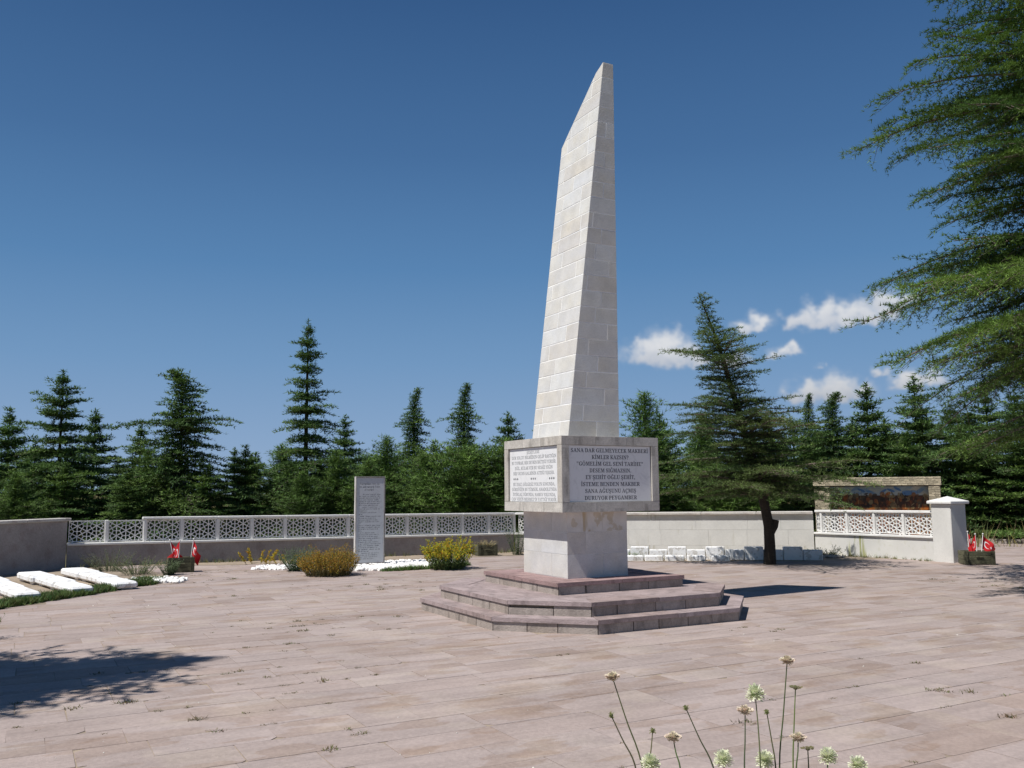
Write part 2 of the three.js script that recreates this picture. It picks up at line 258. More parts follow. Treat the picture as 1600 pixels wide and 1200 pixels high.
// ---------------------------------------------------------------- the monument (local x along the dark face, z towards the viewer's right)
const monument = thing('obelisk_monument', 'tall pale stone obelisk with slanted top on stepped base, two inscribed plaques', 'monument', [CX, 0, CZ], TH);
const octagon = (U, V, c) => [[-U, -V + c], [-U + c, -V], [U - c, -V], [U, -V + c], [U, V - c], [U - c, V], [-U + c, V], [-U, V - c]];
function step(U, V, c, y0, y1, depth, treads, risers, seed, square = false, ox = 0, oz = 0) {
  const r = rng(seed), poly = (square ? [[-U, -V], [U, -V], [U, V], [-U, V]] : octagon(U, V, c)).map(([x, z]) => [x + ox, z + oz]), n = poly.length, T = .048, O = .018;
  const s = .035, mid = [ox, oz];
  const off = (P, d) => P.map((p, i) => { // offset inwards by d
    const a = P[(i + P.length - 1) % P.length], b = P[(i + 1) % P.length], nrm = (q, w) => { const l = Math.hypot(w[0] - q[0], w[1] - q[1]); return [-(w[1] - q[1]) / l, (w[0] - q[0]) / l]; }, n1 = nrm(a, p), n2 = nrm(p, b), k = 1 / (1 + n1[0] * n2[0] + n1[1] * n2[1]);
    return [p[0] + (n1[0] + n2[0]) * d * k, p[1] + (n1[1] + n2[1]) * d * k];
  });
  const core = mesh('step', prism(off(poly, O + s), y0 - .02, y1 - .012), M.joint, monument);
  const P0 = poly, P1 = off(poly, depth), R0 = off(poly, O), R1 = off(poly, O + s - .004);
  for (let i = 0; i < n; i++) {
    const j = (i + 1) % n, L = Math.hypot(P0[j][0] - P0[i][0], P0[j][1] - P0[i][1]), k = Math.max(1, Math.round(L / .85)), cuts = [0]; for (let q = 1; q < k; q++) cuts.push((q + (r() - .5) * .3) / k); cuts.push(1);
    const at = (P, t) => [lerp(P[i][0], P[j][0], t), lerp(P[i][1], P[j][1], t)];
    for (let q = 0; q < k; q++) {
      const e = .0025 / L, a = cuts[q] + e, b = cuts[q + 1] - e, dy = (r() - .5) * .005;
      mesh('tread_slab', prism([at(P0, a), at(P0, b), at(P1, b), at(P1, a)], y1 - T + dy, y1 + dy, r() * 3, r() * 3), treads[Math.floor(r() * treads.length)], core);
    }
    const kr = Math.max(1, Math.round(L / .45)), cr = [0]; for (let q = 1; q < kr; q++) cr.push((q + (r() - .5) * .5) / kr); cr.push(1);
    for (let q = 0; q < kr; q++) {
      const e = (.003 + r() * .004) / L, a = cr[q] + e, b = cr[q + 1] - e, d = r() * .004 - .002;
      const inn = (p, w) => { const m = [mid[0] - p[0], mid[1] - p[1]], l = Math.hypot(...m); return [p[0] + m[0] / l * w, p[1] + m[1] / l * w]; };
      const short = seed === 22 && square === false && Math.abs(at(R0, .5)[0] + U - c / 2) < .3 && Math.abs(at(R0, .5)[1] - (V - c / 2)) < .3 && q === kr - 1 ? .035 : .002;
      mesh('riser_stone', prism([inn(at(R0, a), d), inn(at(R0, b), d), at(R1, b), at(R1, a)], y0 - .015, y1 - T - short, r() * 3, r() * 3), risers[Math.floor(r() * risers.length)], core);
    }
  }
  mesh('step_paving', prism(off(poly, depth + .004), y1 - T, y1 - .004, r() * 3), treads[0], core);
}
step(1.9097, 1.9359, .8766, 0, .1584, .36, M.tread, M.riser, 21);
step(1.6603, 1.6867, .7094, .1584, .3203, .36, M.tread, M.riser, 22);
step(.9817, 1.0061, 0, .3203, .4651, .34, M.redTread, M.riser, 23, true, .0734, -.1273);

// stones cut from a flat face: polygon in (s, y) on the face, outer and inner point given by place(s, y, depth)
function clipPoly(P, f) { const out = []; for (let i = 0; i < P.length; i++) { const a = P[i], b = P[(i + 1) % P.length], fa = f(a), fb = f(b); if (fa >= 0) out.push(a); if ((fa >= 0) !== (fb >= 0)) { const t = fa / (fa - fb); out.push([lerp(a[0], b[0], t), lerp(a[1], b[1], t)]); } } return out; }
function facing(P, place, thick, ox, oy) { const pts = []; const b = .0012; const cx = P.reduce((s, p) => s + p[0], 0) / P.length, cy = P.reduce((s, p) => s + p[1], 0) / P.length; for (const [s, y] of P) { const ds = Math.sign(cx - s) * b, dy = Math.sign(cy - y) * b; pts.push(new THREE.Vector3(...place(s + ds, y + dy, 0)), new THREE.Vector3(...place(s, y, b)), new THREE.Vector3(...place(s, y, thick))); } return boxUV(new ConvexGeometry(pts), ox, oy); }
function course(parent, name, place, sRange, y0, y1, cuts, gap, edge, mats, r, clips = [], thick = .035) {
  const [s0, s1] = sRange, all = [0, ...cuts, 1];
  for (let i = 0; i + 1 < all.length; i++) {
    const f = (t, y) => { const [a, b] = s0.length ? [lerp(s0[0], s0[1], y), lerp(s1[0], s1[1], y)] : [s0, s1]; return lerp(a, b, t); };
    const a = all[i], b = all[i + 1], ga = i ? gap : edge, gb = i + 2 < all.length ? gap : edge;
    let P = [[f(a, 0) + ga, y0 + gap], [f(b, 0) - gb, y0 + gap], [f(b, 1) - gb, y1 - gap], [f(a, 1) + ga, y1 - gap]];
    for (const c of clips) P = clipPoly(P, c);
    if (P.length < 3) continue;
    const proud = r() * .002 - .0004;
    mesh(name, facing(P, (s, y, d) => place(s, y, d - proud), thick, r() * 5, r() * 5), mats[Math.floor(r() * mats.length)], parent);
  }
}
// pedestal
{
  const x0 = -.0285 - .473, x1 = -.0285 + .473, z1 = -.1149 + .5741, z0 = -.1149 - .5741, yb = .4651, yt = 1.313, r = rng(31);
  const ped = mesh('pedestal', box(x0 + .003, yb - .01, z0 + .003, x1 - .003, yt, z1 - .003, 0), M.mortar, monument);
  const ys = [yb + .001, yb + .3, yb + .585, yt - .001];
  for (let k = 0; k < 3; k++) {
    const y0 = ys[k], y1 = ys[k + 1], c = k % 2 ? [.42] : [.66], front = k === 2 ? [M.rusty] : k === 1 ? [M.rusty, ...M.stones] : M.stones;
    course(ped, 'stone', (s, y, d) => [x0 + d, y, s], [z0, z1], y0, y1, c, .0018, .002, M.stones, r);
    course(ped, 'stone', (s, y, d) => [x1 - d, y, s], [z0, z1], y0, y1, c, .0018, .002, M.stones, r);
    course(ped, 'stone', (s, y, d) => [s, y, z1 - d], [x0, x1], y0, y1, [k % 2 ? .3 : .58], .0018, .002, front, r);
    course(ped, 'stone', (s, y, d) => [s, y, z0 + d], [x0, x1], y0, y1, [k % 2 ? .3 : .58], .0018, .002, M.stones, r);
  }
}
function plaqueTexture(w, h, draw) {
  const S = 1024 / Math.max(w, h), cv = document.createElement('canvas'); cv.width = Math.round(w * S); cv.height = Math.round(h * S);
  const g = cv.getContext('2d'); g.fillStyle = '#f1f1f0'; g.fillRect(0, 0, cv.width, cv.height);
  const r = rng(cv.width * 7 + cv.height); for (let i = 0; i < 260; i++) { g.fillStyle = `rgba(${r() < .5 ? '120,122,126' : '255,255,255'},${.02 + r() * .035})`; g.beginPath(); g.ellipse(r() * cv.width, r() * cv.height, 8 + r() * 70, 3 + r() * 14, r() * 3, 0, 7); g.fill(); }
  draw(g, cv.width, cv.height); const t = new THREE.CanvasTexture(cv); t.colorSpace = THREE.SRGBColorSpace; t.anisotropy = 8; return t;
}
function lines(list, weight, colour) {
  return (g, W, H) => { g.fillStyle = colour; g.textAlign = 'center'; g.textBaseline = 'middle'; for (const [text, y, size, width] of list) { if (text === '\u0001') { for (const x of [.09, .13, .17, .46, .50, .54, .83, .87, .91]) { g.beginPath(); g.moveTo(x * W, (y - .026) * H); g.lineTo((x + .013) * W, y * H); g.lineTo(x * W, (y + .026) * H); g.lineTo((x - .013) * W, y * H); g.fill(); } continue; } g.font = `${weight} ${Math.round(size * H)}px serif`; const m = g.measureText(text).width, k = width ? Math.min(1.25, width * W / m) : 1; g.save(); g.translate(W / 2, y * H); g.scale(k, 1); g.fillText(text, 0, 0); g.restore(); } };
}
const textDark = lines([['SANA DAR GELMEYECEK MAKBERİ', .085, .098, .95], ['KİMLER KAZSIN?', .205, .098, .455], ['"GÖMELİM GEL SENİ TARİHE"', .325, .098, .82], ['DESEM SIĞMAZSIN.', .445, .098, .515], ['EY ŞEHİT OĞLU ŞEHİT,', .565, .098, .61], ['İSTEME BENDEN MAKBER', .69, .098, .72], ['SANA AĞUŞUNU AÇMIŞ', .81, .098, .625], ['DURUYOR PEYGAMBER', .935, .098, .64]], 'bold', '#1f2430');
const textLit = lines([['ŞEHİTLERE', .085, .07, .3], ['DUR YOLCU! BİLMEDEN GELİP BASTIĞIN', .175, .082, .92], ['BU TOPRAK, BİR DEVRİN BATTIĞI YERDİR.', .275, .082, .92], ['EĞİL, KULAK VER BU SESSİZ YIĞIN', .375, .082, .78], ['BİR VATAN KALBİNİN ATTIĞI YERDİR.', .475, .082, .85], ['\u0001', .578, .07, .88], ['BU ISSIZ, GÖLGESİZ YOLUN SONUNDA,', .68, .082, .86], ['GÖRDÜĞÜN BU TÜMSEK, ANADOLU\u2019NDA', .775, .082, .92], ['İSTİKLAL UĞRUNDA, NAMUS YOLUNDA,', .87, .082, .88], ['CAN VEREN MEHMED\u2019İN YATTIĞI YERDİR.', .96, .082, .93]], '', '#2a2d34');
// the wide inscribed block
{
  const ox = .033, oz = -.05, U = .7649, V = .7722, y0 = 1.313, y1 = 2.2838, r = rng(41), D = .045;
  const x0 = ox - U, x1 = ox + U, z0 = oz - V, z1 = oz + V;
  const blk = mesh('inscription_block', box(x0 + D, y0 + .002, z0 + D, x1 - D, y1 - .012, z1 - D, 0), M.mortar, monument);
  const cap = .035; // thin top slab
  mesh('top_slab', box(x0 + .03, y1 - .011, z0 + .03, x1 - .03, y1 - .001, z1 - .03, .003), M.frame[0], blk);
  const sides = [
    { p: (s, y, d) => [x0 + d, y, oz + s], W: V, ry: -Math.PI / 2, t: textLit, kind: 0, c: [x0, oz] },
    { p: (s, y, d) => [ox + s, y, z1 - d], W: U, ry: 0, t: textDark, kind: 1, c: [ox, z1] },
    { p: (s, y, d) => [x1 - d, y, oz + s], W: V, ry: Math.PI / 2, t: null, c: [x1, oz] },
    { p: (s, y, d) => [ox + s, y, z0 + d], W: U, ry: Math.PI, t: null, c: [ox, z0] },
  ];
  for (const f of sides) {
    const W = f.W, bw = .115, bt = .115, bb = .125, strip = (s0, s1, a, b, n) => { for (let i = 0; i < n; i++) { const j = (q) => q === 0 || q === n ? 0 : (((q * 37) % 10) / 10 - .5) * .12 / n; const P = [[lerp(s0, s1, i / n + j(i)) + .002, a], [lerp(s0, s1, (i + 1) / n + j(i + 1)) - .002, a], [lerp(s0, s1, (i + 1) / n + j(i + 1)) - .002, b], [lerp(s0, s1, i / n + j(i)) + .002, b]]; mesh('border_stone', facing(P, (s, y, d) => f.p(s, y, d + (r() - .5) * .002), D + .01, r() * 4, r() * 4), M.frame[r() < .6 ? 0 : 1], blk); } };
    strip(-W + .001, W - .001, y1 - bt, y1 - .001, 3); strip(-W + .001, W - .001, y0, y0 + bb, 3);
    strip(-W + .001, -W + bw, y0 + bb + .003, y1 - bt - .003, 1); strip(W - bw, W - .001, y0 + bb + .003, y1 - bt - .003, 1);
    const pw = 2 * (W - bw) - .012, ph = y1 - bt - y0 - bb - .012, pm = std([.84, .84, .85], { roughness: .45 });
    if (f.t) pm.map = plaqueTexture(pw, ph, f.t);
    const g = new THREE.BoxGeometry(pw, ph, .02), q = mesh('marble_plaque', g, f.t ? [pm, pm, pm, pm, pm, pm].map((m, i) => (i === 4 ? m : std([.84, .84, .85]))) : pm, blk);
    const away = .036; q.rotation.y = f.ry; q.position.set(f.c[0] - Math.sin(f.ry) * away, (y0 + bb + y1 - bt) / 2, f.c[1] - Math.cos(f.ry) * away);
    if (f.t) q.userData.label = f.kind ? 'grey marble plaque with eight lines of dark capitals' : 'white marble plaque with two verses of fine capitals';
  }
}
// the shaft: left face leans, the far face stands upright, the top is cut on a slant
{
  const Y0 = 2.2838, r = rng(52), xL = (y) => -.445 + .127 * (y - Y0), xR = (y) => .373 + .006 * (y - Y0), zF = .425, zB = -.522, P1 = [zB, 6.652], P2 = [.258, 7.53], P3 = [zF, 7.622];
  const under = (A, B) => ([s, y]) => A[1] + (B[1] - A[1]) * (s - A[0]) / (B[0] - A[0]) - y, clips = [under(P1, P2), under(P2, P3)];
  const prof = (e) => [[zB + e, Y0], [zF - e, Y0], [P3[0] - e, P3[1] - e * 1.4], [P2[0], P2[1] - e * 1.4], [P1[0] + e, P1[1] - e]];
  const pts = []; for (const [z, y] of prof(.0025)) pts.push(new THREE.Vector3(xL(y) + .0025, y, z), new THREE.Vector3(xR(y) - .0025, y, z));
  const shaft = mesh('shaft', boxUV(new ConvexGeometry(pts)), M.mortar, monument);
  const n = 24, h = (P3[1] - Y0) / n; let k = 0;
  for (let y = Y0 + .001; y < P3[1]; y += h, k++) {
    const y1 = Math.min(y + h, P3[1]), cut = () => [[.5, .2, .75, .35][k % 4] + (r() - .5) * .16], two = r() < .3 ? [.16 + r() * .1, .7 + r() * .12] : null;
    const lc = (two ?? cut()).map((c) => clamp(c, .1, .9)), g = .0075;
    course(shaft, 'stone', (s, yy, d) => [xL(yy) + d, yy, s], [zB, zF], y, y1, lc, g, .002, M.stones, r, clips);
    course(shaft, 'stone', (s, yy, d) => [xR(yy) - d, yy, s], [zB, zF], y, y1, lc.map((c) => 1 - c), g, .002, M.stones, r, clips);
    const wide = xR(y) - xL(y), fc = wide > .45 ? cut() : wide > .3 ? (k % 2 ? [.5] : []) : [];
    course(shaft, 'stone', (s, yy, d) => [s, yy, zF - d], [[xL(y), xL(y1)], [xR(y), xR(y1)]], y, y1, fc, g, .002, M.stones, r);
    if (y1 < P1[1] + .02) course(shaft, 'stone', (s, yy, d) => [s, yy, zB + d], [[xL(y), xL(y1)], [xR(y), xR(y1)]], y, Math.min(y1, P1[1]), fc, g, .002, M.stones, r);
  }
  // cap stones on the slant
  const capOn = (A, B, m) => { for (let i = 0; i < m; i++) { const a = [lerp(A[0], B[0], i / m) + .002, lerp(A[1], B[1], i / m)], b = [lerp(A[0], B[0], (i + 1) / m) - .002, lerp(A[1], B[1], (i + 1) / m)], v = []; for (const [z, y] of [a, b]) for (const dy of [.004, -.03]) v.push(new THREE.Vector3(xL(y) + .003, y + dy, z), new THREE.Vector3(xR(y) - .003, y + dy, z)); mesh('cap_stone', boxUV(new ConvexGeometry(v), r() * 3, r() * 3), M.stones[Math.floor(r() * 4)], shaft); } };
  capOn(P1, P2, 4); capOn(P2, [P3[0] - .002, P3[1]], 1);
}

// ---------------------------------------------------------------- boundary walls and lattice fences
// one lattice panel: lines of a triangular grid and the honeycomb around their crossings, inside a thin rim
function latticeGeo(w, h) {
  const D = .222, G = [], dx = D * Math.sqrt(3) / 2, bar = (ax, ay, bx, by, wid, th) => {
    let t0 = 0, t1 = 1; const ex = bx - ax, ey = by - ay, lim = [[-ex, ax], [ex, w - ax], [-ey, ay], [ey, h - ay]];
    for (const [p, q] of lim) { if (Math.abs(p) < 1e-9) { if (q < 0) return; } else { const t = q / p; if (p < 0) t0 = Math.max(t0, t); else t1 = Math.min(t1, t); } }
    if (t1 - t0 < 1e-3) return;
    const x0 = ax + ex * t0, y0 = ay + ey * t0, x1 = ax + ex * t1, y1 = ay + ey * t1, L = Math.hypot(x1 - x0, y1 - y0); if (L < .015) return;
    const g = new THREE.BoxGeometry(L, wid, th); g.rotateZ(Math.atan2(y1 - y0, x1 - x0)); g.translate((x0 + x1) / 2, (y0 + y1) / 2, 0); G.push(boxUV(g));
  };
  const ox = w / 2, oy = h / 2, far = 2;
  for (let i = -4; i <= 4; i++) bar(ox + i * dx, -far, ox + i * dx, h + far, .019, .040);
  for (const s of [-1, 1]) for (let i = -6; i <= 6; i++) { const c = oy + i * D; bar(ox - far, c - s * far / Math.sqrt(3), ox + far, c + s * far / Math.sqrt(3), .019, s > 0 ? .0415 : .043); }
  const seen = new Set(), R = D / Math.sqrt(3);
  for (let i = -5; i <= 5; i++) for (let j = -5; j <= 5; j++) {
    const cx = ox + i * dx, cy = oy + (j + (i & 1 ? .5 : 0)) * D, v = Array.from({ length: 6 }, (_, k) => [cx + R * Math.cos(k * Math.PI / 3), cy + R * Math.sin(k * Math.PI / 3)]);
    for (let k = 0; k < 6; k++) { const a = v[k], b = v[(k + 1) % 6], key = ((a[0] + b[0]) / 2).toFixed(3) + ',' + ((a[1] + b[1]) / 2).toFixed(3); if (seen.has(key)) continue; seen.add(key); bar(...a, ...b, .017, .037 + (k % 3) * .001); }
  }
  for (const [x0, y0, x1, y1] of [[0, 0, w, .018], [0, h - .018, w, h], [0, .0185, .016, h - .0185], [w - .016, .0185, w, h - .0185]]) G.push(box(x0, y0, -.024, x1, y1, .024, 0));
  return join(G);
}
const PANEL = .79, panelH = .455;
const lattice = latticeGeo(PANEL - .075, panelH);
const angle = (a, b) => -Math.atan2(b[1] - a[1], b[0] - a[0]);
// local frame of a wall: x along from a to b, z towards the yard, y up from the ground at a; slope follows the ground
function wallFrame(name, label, a, b) { const o = thing(name, label, 'wall', [a[0], ground(a[1]), a[1]], angle(a, b)); o.userData.len = Math.hypot(b[0] - a[0], b[1] - a[1]); o.userData.rise = ground(b[1]) - ground(a[1]); return o; }
function sheared(g, o) { const k = o.userData.rise / o.userData.len, p = g.attributes.position; for (let i = 0; i < p.count; i++) p.setY(i, p.getY(i) + k * p.getX(i)); g.computeVertexNormals(); return g; }
function fence(o, x0, panels, railFrom, H0 = .47, face = M.plaster, ledgeMat = M.paint, xEnd = null) {
  const L = o.userData.len, end = xEnd ?? L, wall = (g) => sheared(g, o);
  mesh('base_wall', wall(box(0, -.2, -.2, end, H0, 0, .006)), face, o);
  const n = Math.ceil(end / 1.98); for (let i = 0; i < n; i++) mesh('ledge_slab', wall(box(Math.max(.002, i * 1.98 + .002), H0 + .001, -.24, Math.min(end, (i + 1) * 1.98) - .002, H0 + .052, .045, .008, i)), ledgeMat, o);
  const yL = H0 + .053, k = o.userData.rise / L;
  for (let i = 0; i < panels; i++) {
    const x = x0 + i * PANEL;
    const p = mesh('lattice_panel', lattice, M.paint, o); p.position.set(x + .0375, yL + .022 + k * (x + PANEL / 2), -.09);
    for (const q of [.12, PANEL - .12]) { const s = mesh('panel_foot', box(-.02, 0, -.018, .02, .024, .018, 0), M.paint, o); s.position.set(x + q, yL + k * (x + PANEL / 2) - .001, -.09); }
    if (i || x0 > .1) { const post = mesh('post', box(-.034, 0, -.06, .034, yL === 0 ? 1 : .485, .06, .008, i), M.paint, o); post.position.set(x, yL + k * x, -.09); }
  }
  const last = mesh('post', box(-.034, 0, -.06, .034, .485, .06, .008), M.paint, o); last.position.set(x0 + panels * PANEL - .01, yL + k * (x0 + panels * PANEL), -.09);
  for (let i = railFrom; i < panels; i += 2) { const a = x0 + i * PANEL - (i === railFrom ? .06 : 0), b = Math.min(x0 + (i + 2) * PANEL, x0 + panels * PANEL + .04); mesh('top_rail', wall(box(a + .002, yL + .487, -.165, b - .002, yL + .545, -.01, .01, i)), M.paint, o); }
}
{ // solid wall on the left, receding towards the fence
  const a = [-9.63 - 2.9 * .284 * 1.6, -19.56 + 2.9 * .959 * 1.6], o = wallFrame('plastered_wall', 'grey plastered wall with pale coping beside the row of white graves', a, C1);
  const L = o.userData.len; mesh('wall', box(0, -.2, -.24, L - .02, 1.0, 0, .006), M.plaster, o);
  for (let i = 0; i < 4; i++) mesh('coping_slab', box(i * L / 4 + .002, 1.001, -.29, (i + 1) * L / 4 - .002 + (i === 3 ? .04 : 0), 1.065, .05, .01, i), M.coping, o);
}
{ // long lattice fence
  const o = wallFrame('lattice_fence', 'long white lattice fence on grey plastered base wall, first two panels without top rail', C1, C2);
  fence(o, -.02, 14, 2);
}
{ // plain wall behind the leaning cedar, with one lattice panel at its hidden end
  const o = wallFrame('plain_wall', 'plain cream wall with coping behind the leaning cedar and white blocks', C2, C3), L = o.userData.len;
  const w = (g) => sheared(g, o);
  mesh('base_wall', w(box(.03, -.2, -.2, .94, .47, 0, .006)), M.plaster, o); mesh('ledge_slab', w(box(.03, .471, -.24, .94, .522, .045, .008)), M.paint, o);
  const p = mesh('lattice_panel', lattice, M.paint, o); p.position.set(.12, .546, -.09); mesh('top_rail', w(box(.03, 1.01, -.165, .94, 1.068, -.01, .01)), M.paint, o);
  for (const q of [.25, .75]) { const s = mesh('panel_foot', box(-.02, 0, -.018, .02, .03, .018, 0), M.paint, o); s.position.set(q, .52, -.09); }
  const r = rng(5); for (let k = 0; k < 3; k++) { const y0 = -.2 + k * .4, y1 = k === 2 ? .985 : -.2 + (k + 1) * .4, c = [.95]; while (c[c.length - 1] < L - 1.3) c.push(c[c.length - 1] + .8 + r() * .5); c.push(L - .02); for (let i = 0; i + 1 < c.length; i++) mesh('wall_block', w(box(c[i] + .0012, y0 + .001, -.22, c[i + 1] - .0012, y1 - .001, (r() - .5) * .003, .002, r() * 4, r() * 4)), M.wallPaint, o); }
  for (let i = 0; i < 5; i++) mesh('coping_slab', w(box(.95 + i * (L - .97) / 5 + .002, .986, -.28, .95 + (i + 1) * (L - .97) / 5 - .002, 1.058, .075, .012, i)), M.coping, o);
}
{ // short lattice wall that ends at the gate post
  const o = wallFrame('lattice_wall', 'short white lattice wall on stained cream base ending at the gate post', C3, C5), L = o.userData.len;
  fence(o, .18, 4, 0, .495, M.stained, M.paint, L - .47);
  const p = mesh('lattice_panel', latticeGeo(.13, panelH), M.paint, o); p.position.set(.012, .57, -.09); const f = mesh('panel_foot', box(.05, .545, -.108, .09, .571, -.072, 0), M.paint, o);
  mesh('top_rail', box(.004, 1.034, -.166, .118, 1.092, -.011, .01), M.paint, o);
}
{ // gate post
  const o = thing('gate_post', 'square cream gate post with white pyramid cap', 'post', [C5[0], 0, C5[1]], angle(C3, C5));
  mesh('shaft', box(-.47, -.1, -.46, .0, 1.235, .05, .012), M.wallPaint, o);
  mesh('cap_slab', box(-.53, 1.236, -.52, .06, 1.30, .11, .012), M.paint, o);
  const p = []; for (const x of [-.515, .045]) for (const z of [-.505, .095]) p.push(new THREE.Vector3(x, 1.3005, z)); p.push(new THREE.Vector3(-.235, 1.40, -.205)); mesh('cap_pyramid', boxUV(new ConvexGeometry(p)), M.paint, o);
}
{ // mural in a stone-clad frame beyond the short wall
  const a = -.42, o = thing('mural_wall', 'stone clad frame around a brown painted battle mural beyond the lattice wall', 'mural', [8.93, ground(-26.6) - .01, -26.6], a);
  const W = 3.35, H = 2.02, cladTex = tex(512, (x, y) => { const yy = y * 18 + (F(x, y, 16, 2) - .5) * .5, row = Math.floor(yy), sh = N2(row * 3.7, 1, 256), c = x * 8 + sh * 5 + (F(x, y, 20, 2, N2) - .5) * .6, e = Math.min(c - Math.floor(c), Math.abs(yy - row) * .6), v = N1(Math.floor(c) * 5 + row * 13, 2, 256), s = .72 + v * .25 - (1 - smooth(0, .12, e)) * .2 + (F(x, y, 60, 3) - .5) * .12; return [s, s * .96, s * .88]; }, true, 1.1);
  const clad = std([.60, .57, .49], { map: cladTex, bumpMap: cladTex, bumpScale: .03 });
  mesh('jamb', box(0, -.2, -.35, .42, H - .24, .15, .01), clad, o); mesh('jamb', box(W - .3, -.2, -.35, W, H - .24, .15, .01), clad, o); mesh('lintel', box(-.03, H - .239, -.37, W + .03, H, .17, .01, .3), clad, o); mesh('back_wall', box(.421, -.2, -.35, W - .301, H - .24, -.2, .002), M.plaster, o);
  const cv = document.createElement('canvas'); cv.width = 1024; cv.height = 512; const g = cv.getContext('2d'), r = rng(90);
  g.fillStyle = '#a9b6bd'; g.fillRect(0, 0, 1024, 512);
  const blob = (x, y, w, h, c, al) => { g.globalAlpha = al; g.fillStyle = c; g.beginPath(); g.ellipse(x, y, w, h, (r() - .5) * 1.2, 0, 7); g.fill(); };
  for (let i = 0; i < 60; i++) blob(r() * 1024, r() * 75, 30 + r() * 90, 6 + r() * 16, ['#d6d8d2', '#b9c2c2', '#3f78c2', '#8fb0cf', '#cfc9b4'][Math.floor(r() * 5)], .45);
  for (const x of [330, 560, 640, 710]) blob(x, 18 + r() * 30, 42, 11, '#2f66b4', .7);
  g.globalAlpha = 1; g.fillStyle = '#4a2a10'; g.fillRect(0, 78, 1024, 434);
  for (let i = 0; i < 900; i++) { const y = 62 + Math.pow(r(), .85) * 450; blob(r() * 1024, y, 6 + r() * 26, 5 + r() * 22, ['#6b4a28', '#3a2412', '#8f7a52', '#a89468', '#7a3a0c', '#b5601a', '#241608', '#5c5138', '#9a5a22'][Math.floor(r() * 9)], .55 + r() * .3); }
  for (let i = 0; i < 160; i++) blob(r() * 1024, 250 + r() * 260, 20 + r() * 60, 8 + r() * 16, ['#a4561a', '#6e3408', '#c07a30', '#2a1708'][Math.floor(r() * 4)], .5);
  for (let i = 0; i < 70; i++) { g.globalAlpha = .7; g.strokeStyle = ['#2a1a0c', '#c9b88a', '#5a4424'][i % 3]; g.lineWidth = 2 + r() * 3; const x = r() * 1024, y = 30 + r() * 160; g.beginPath(); g.moveTo(x, y + 40); g.lineTo(x + (r() - .5) * 20, y); g.stroke(); }
  g.globalAlpha = 1; const t = new THREE.CanvasTexture(cv); t.colorSpace = THREE.SRGBColorSpace;
  const pm = new THREE.MeshStandardMaterial({ map: t, roughness: .35 }); pm.color.setRGB(.8, .8, .8); const q = new THREE.BoxGeometry(W - .73, H - .32, .03); const edge = std([.1, .08, .06]);
  const m = mesh('painted_panel', q, [edge, edge, edge, edge, pm, edge], o); m.position.set((.421 + W - .301) / 2, (H - .24) / 2 + .02, -.17);
}

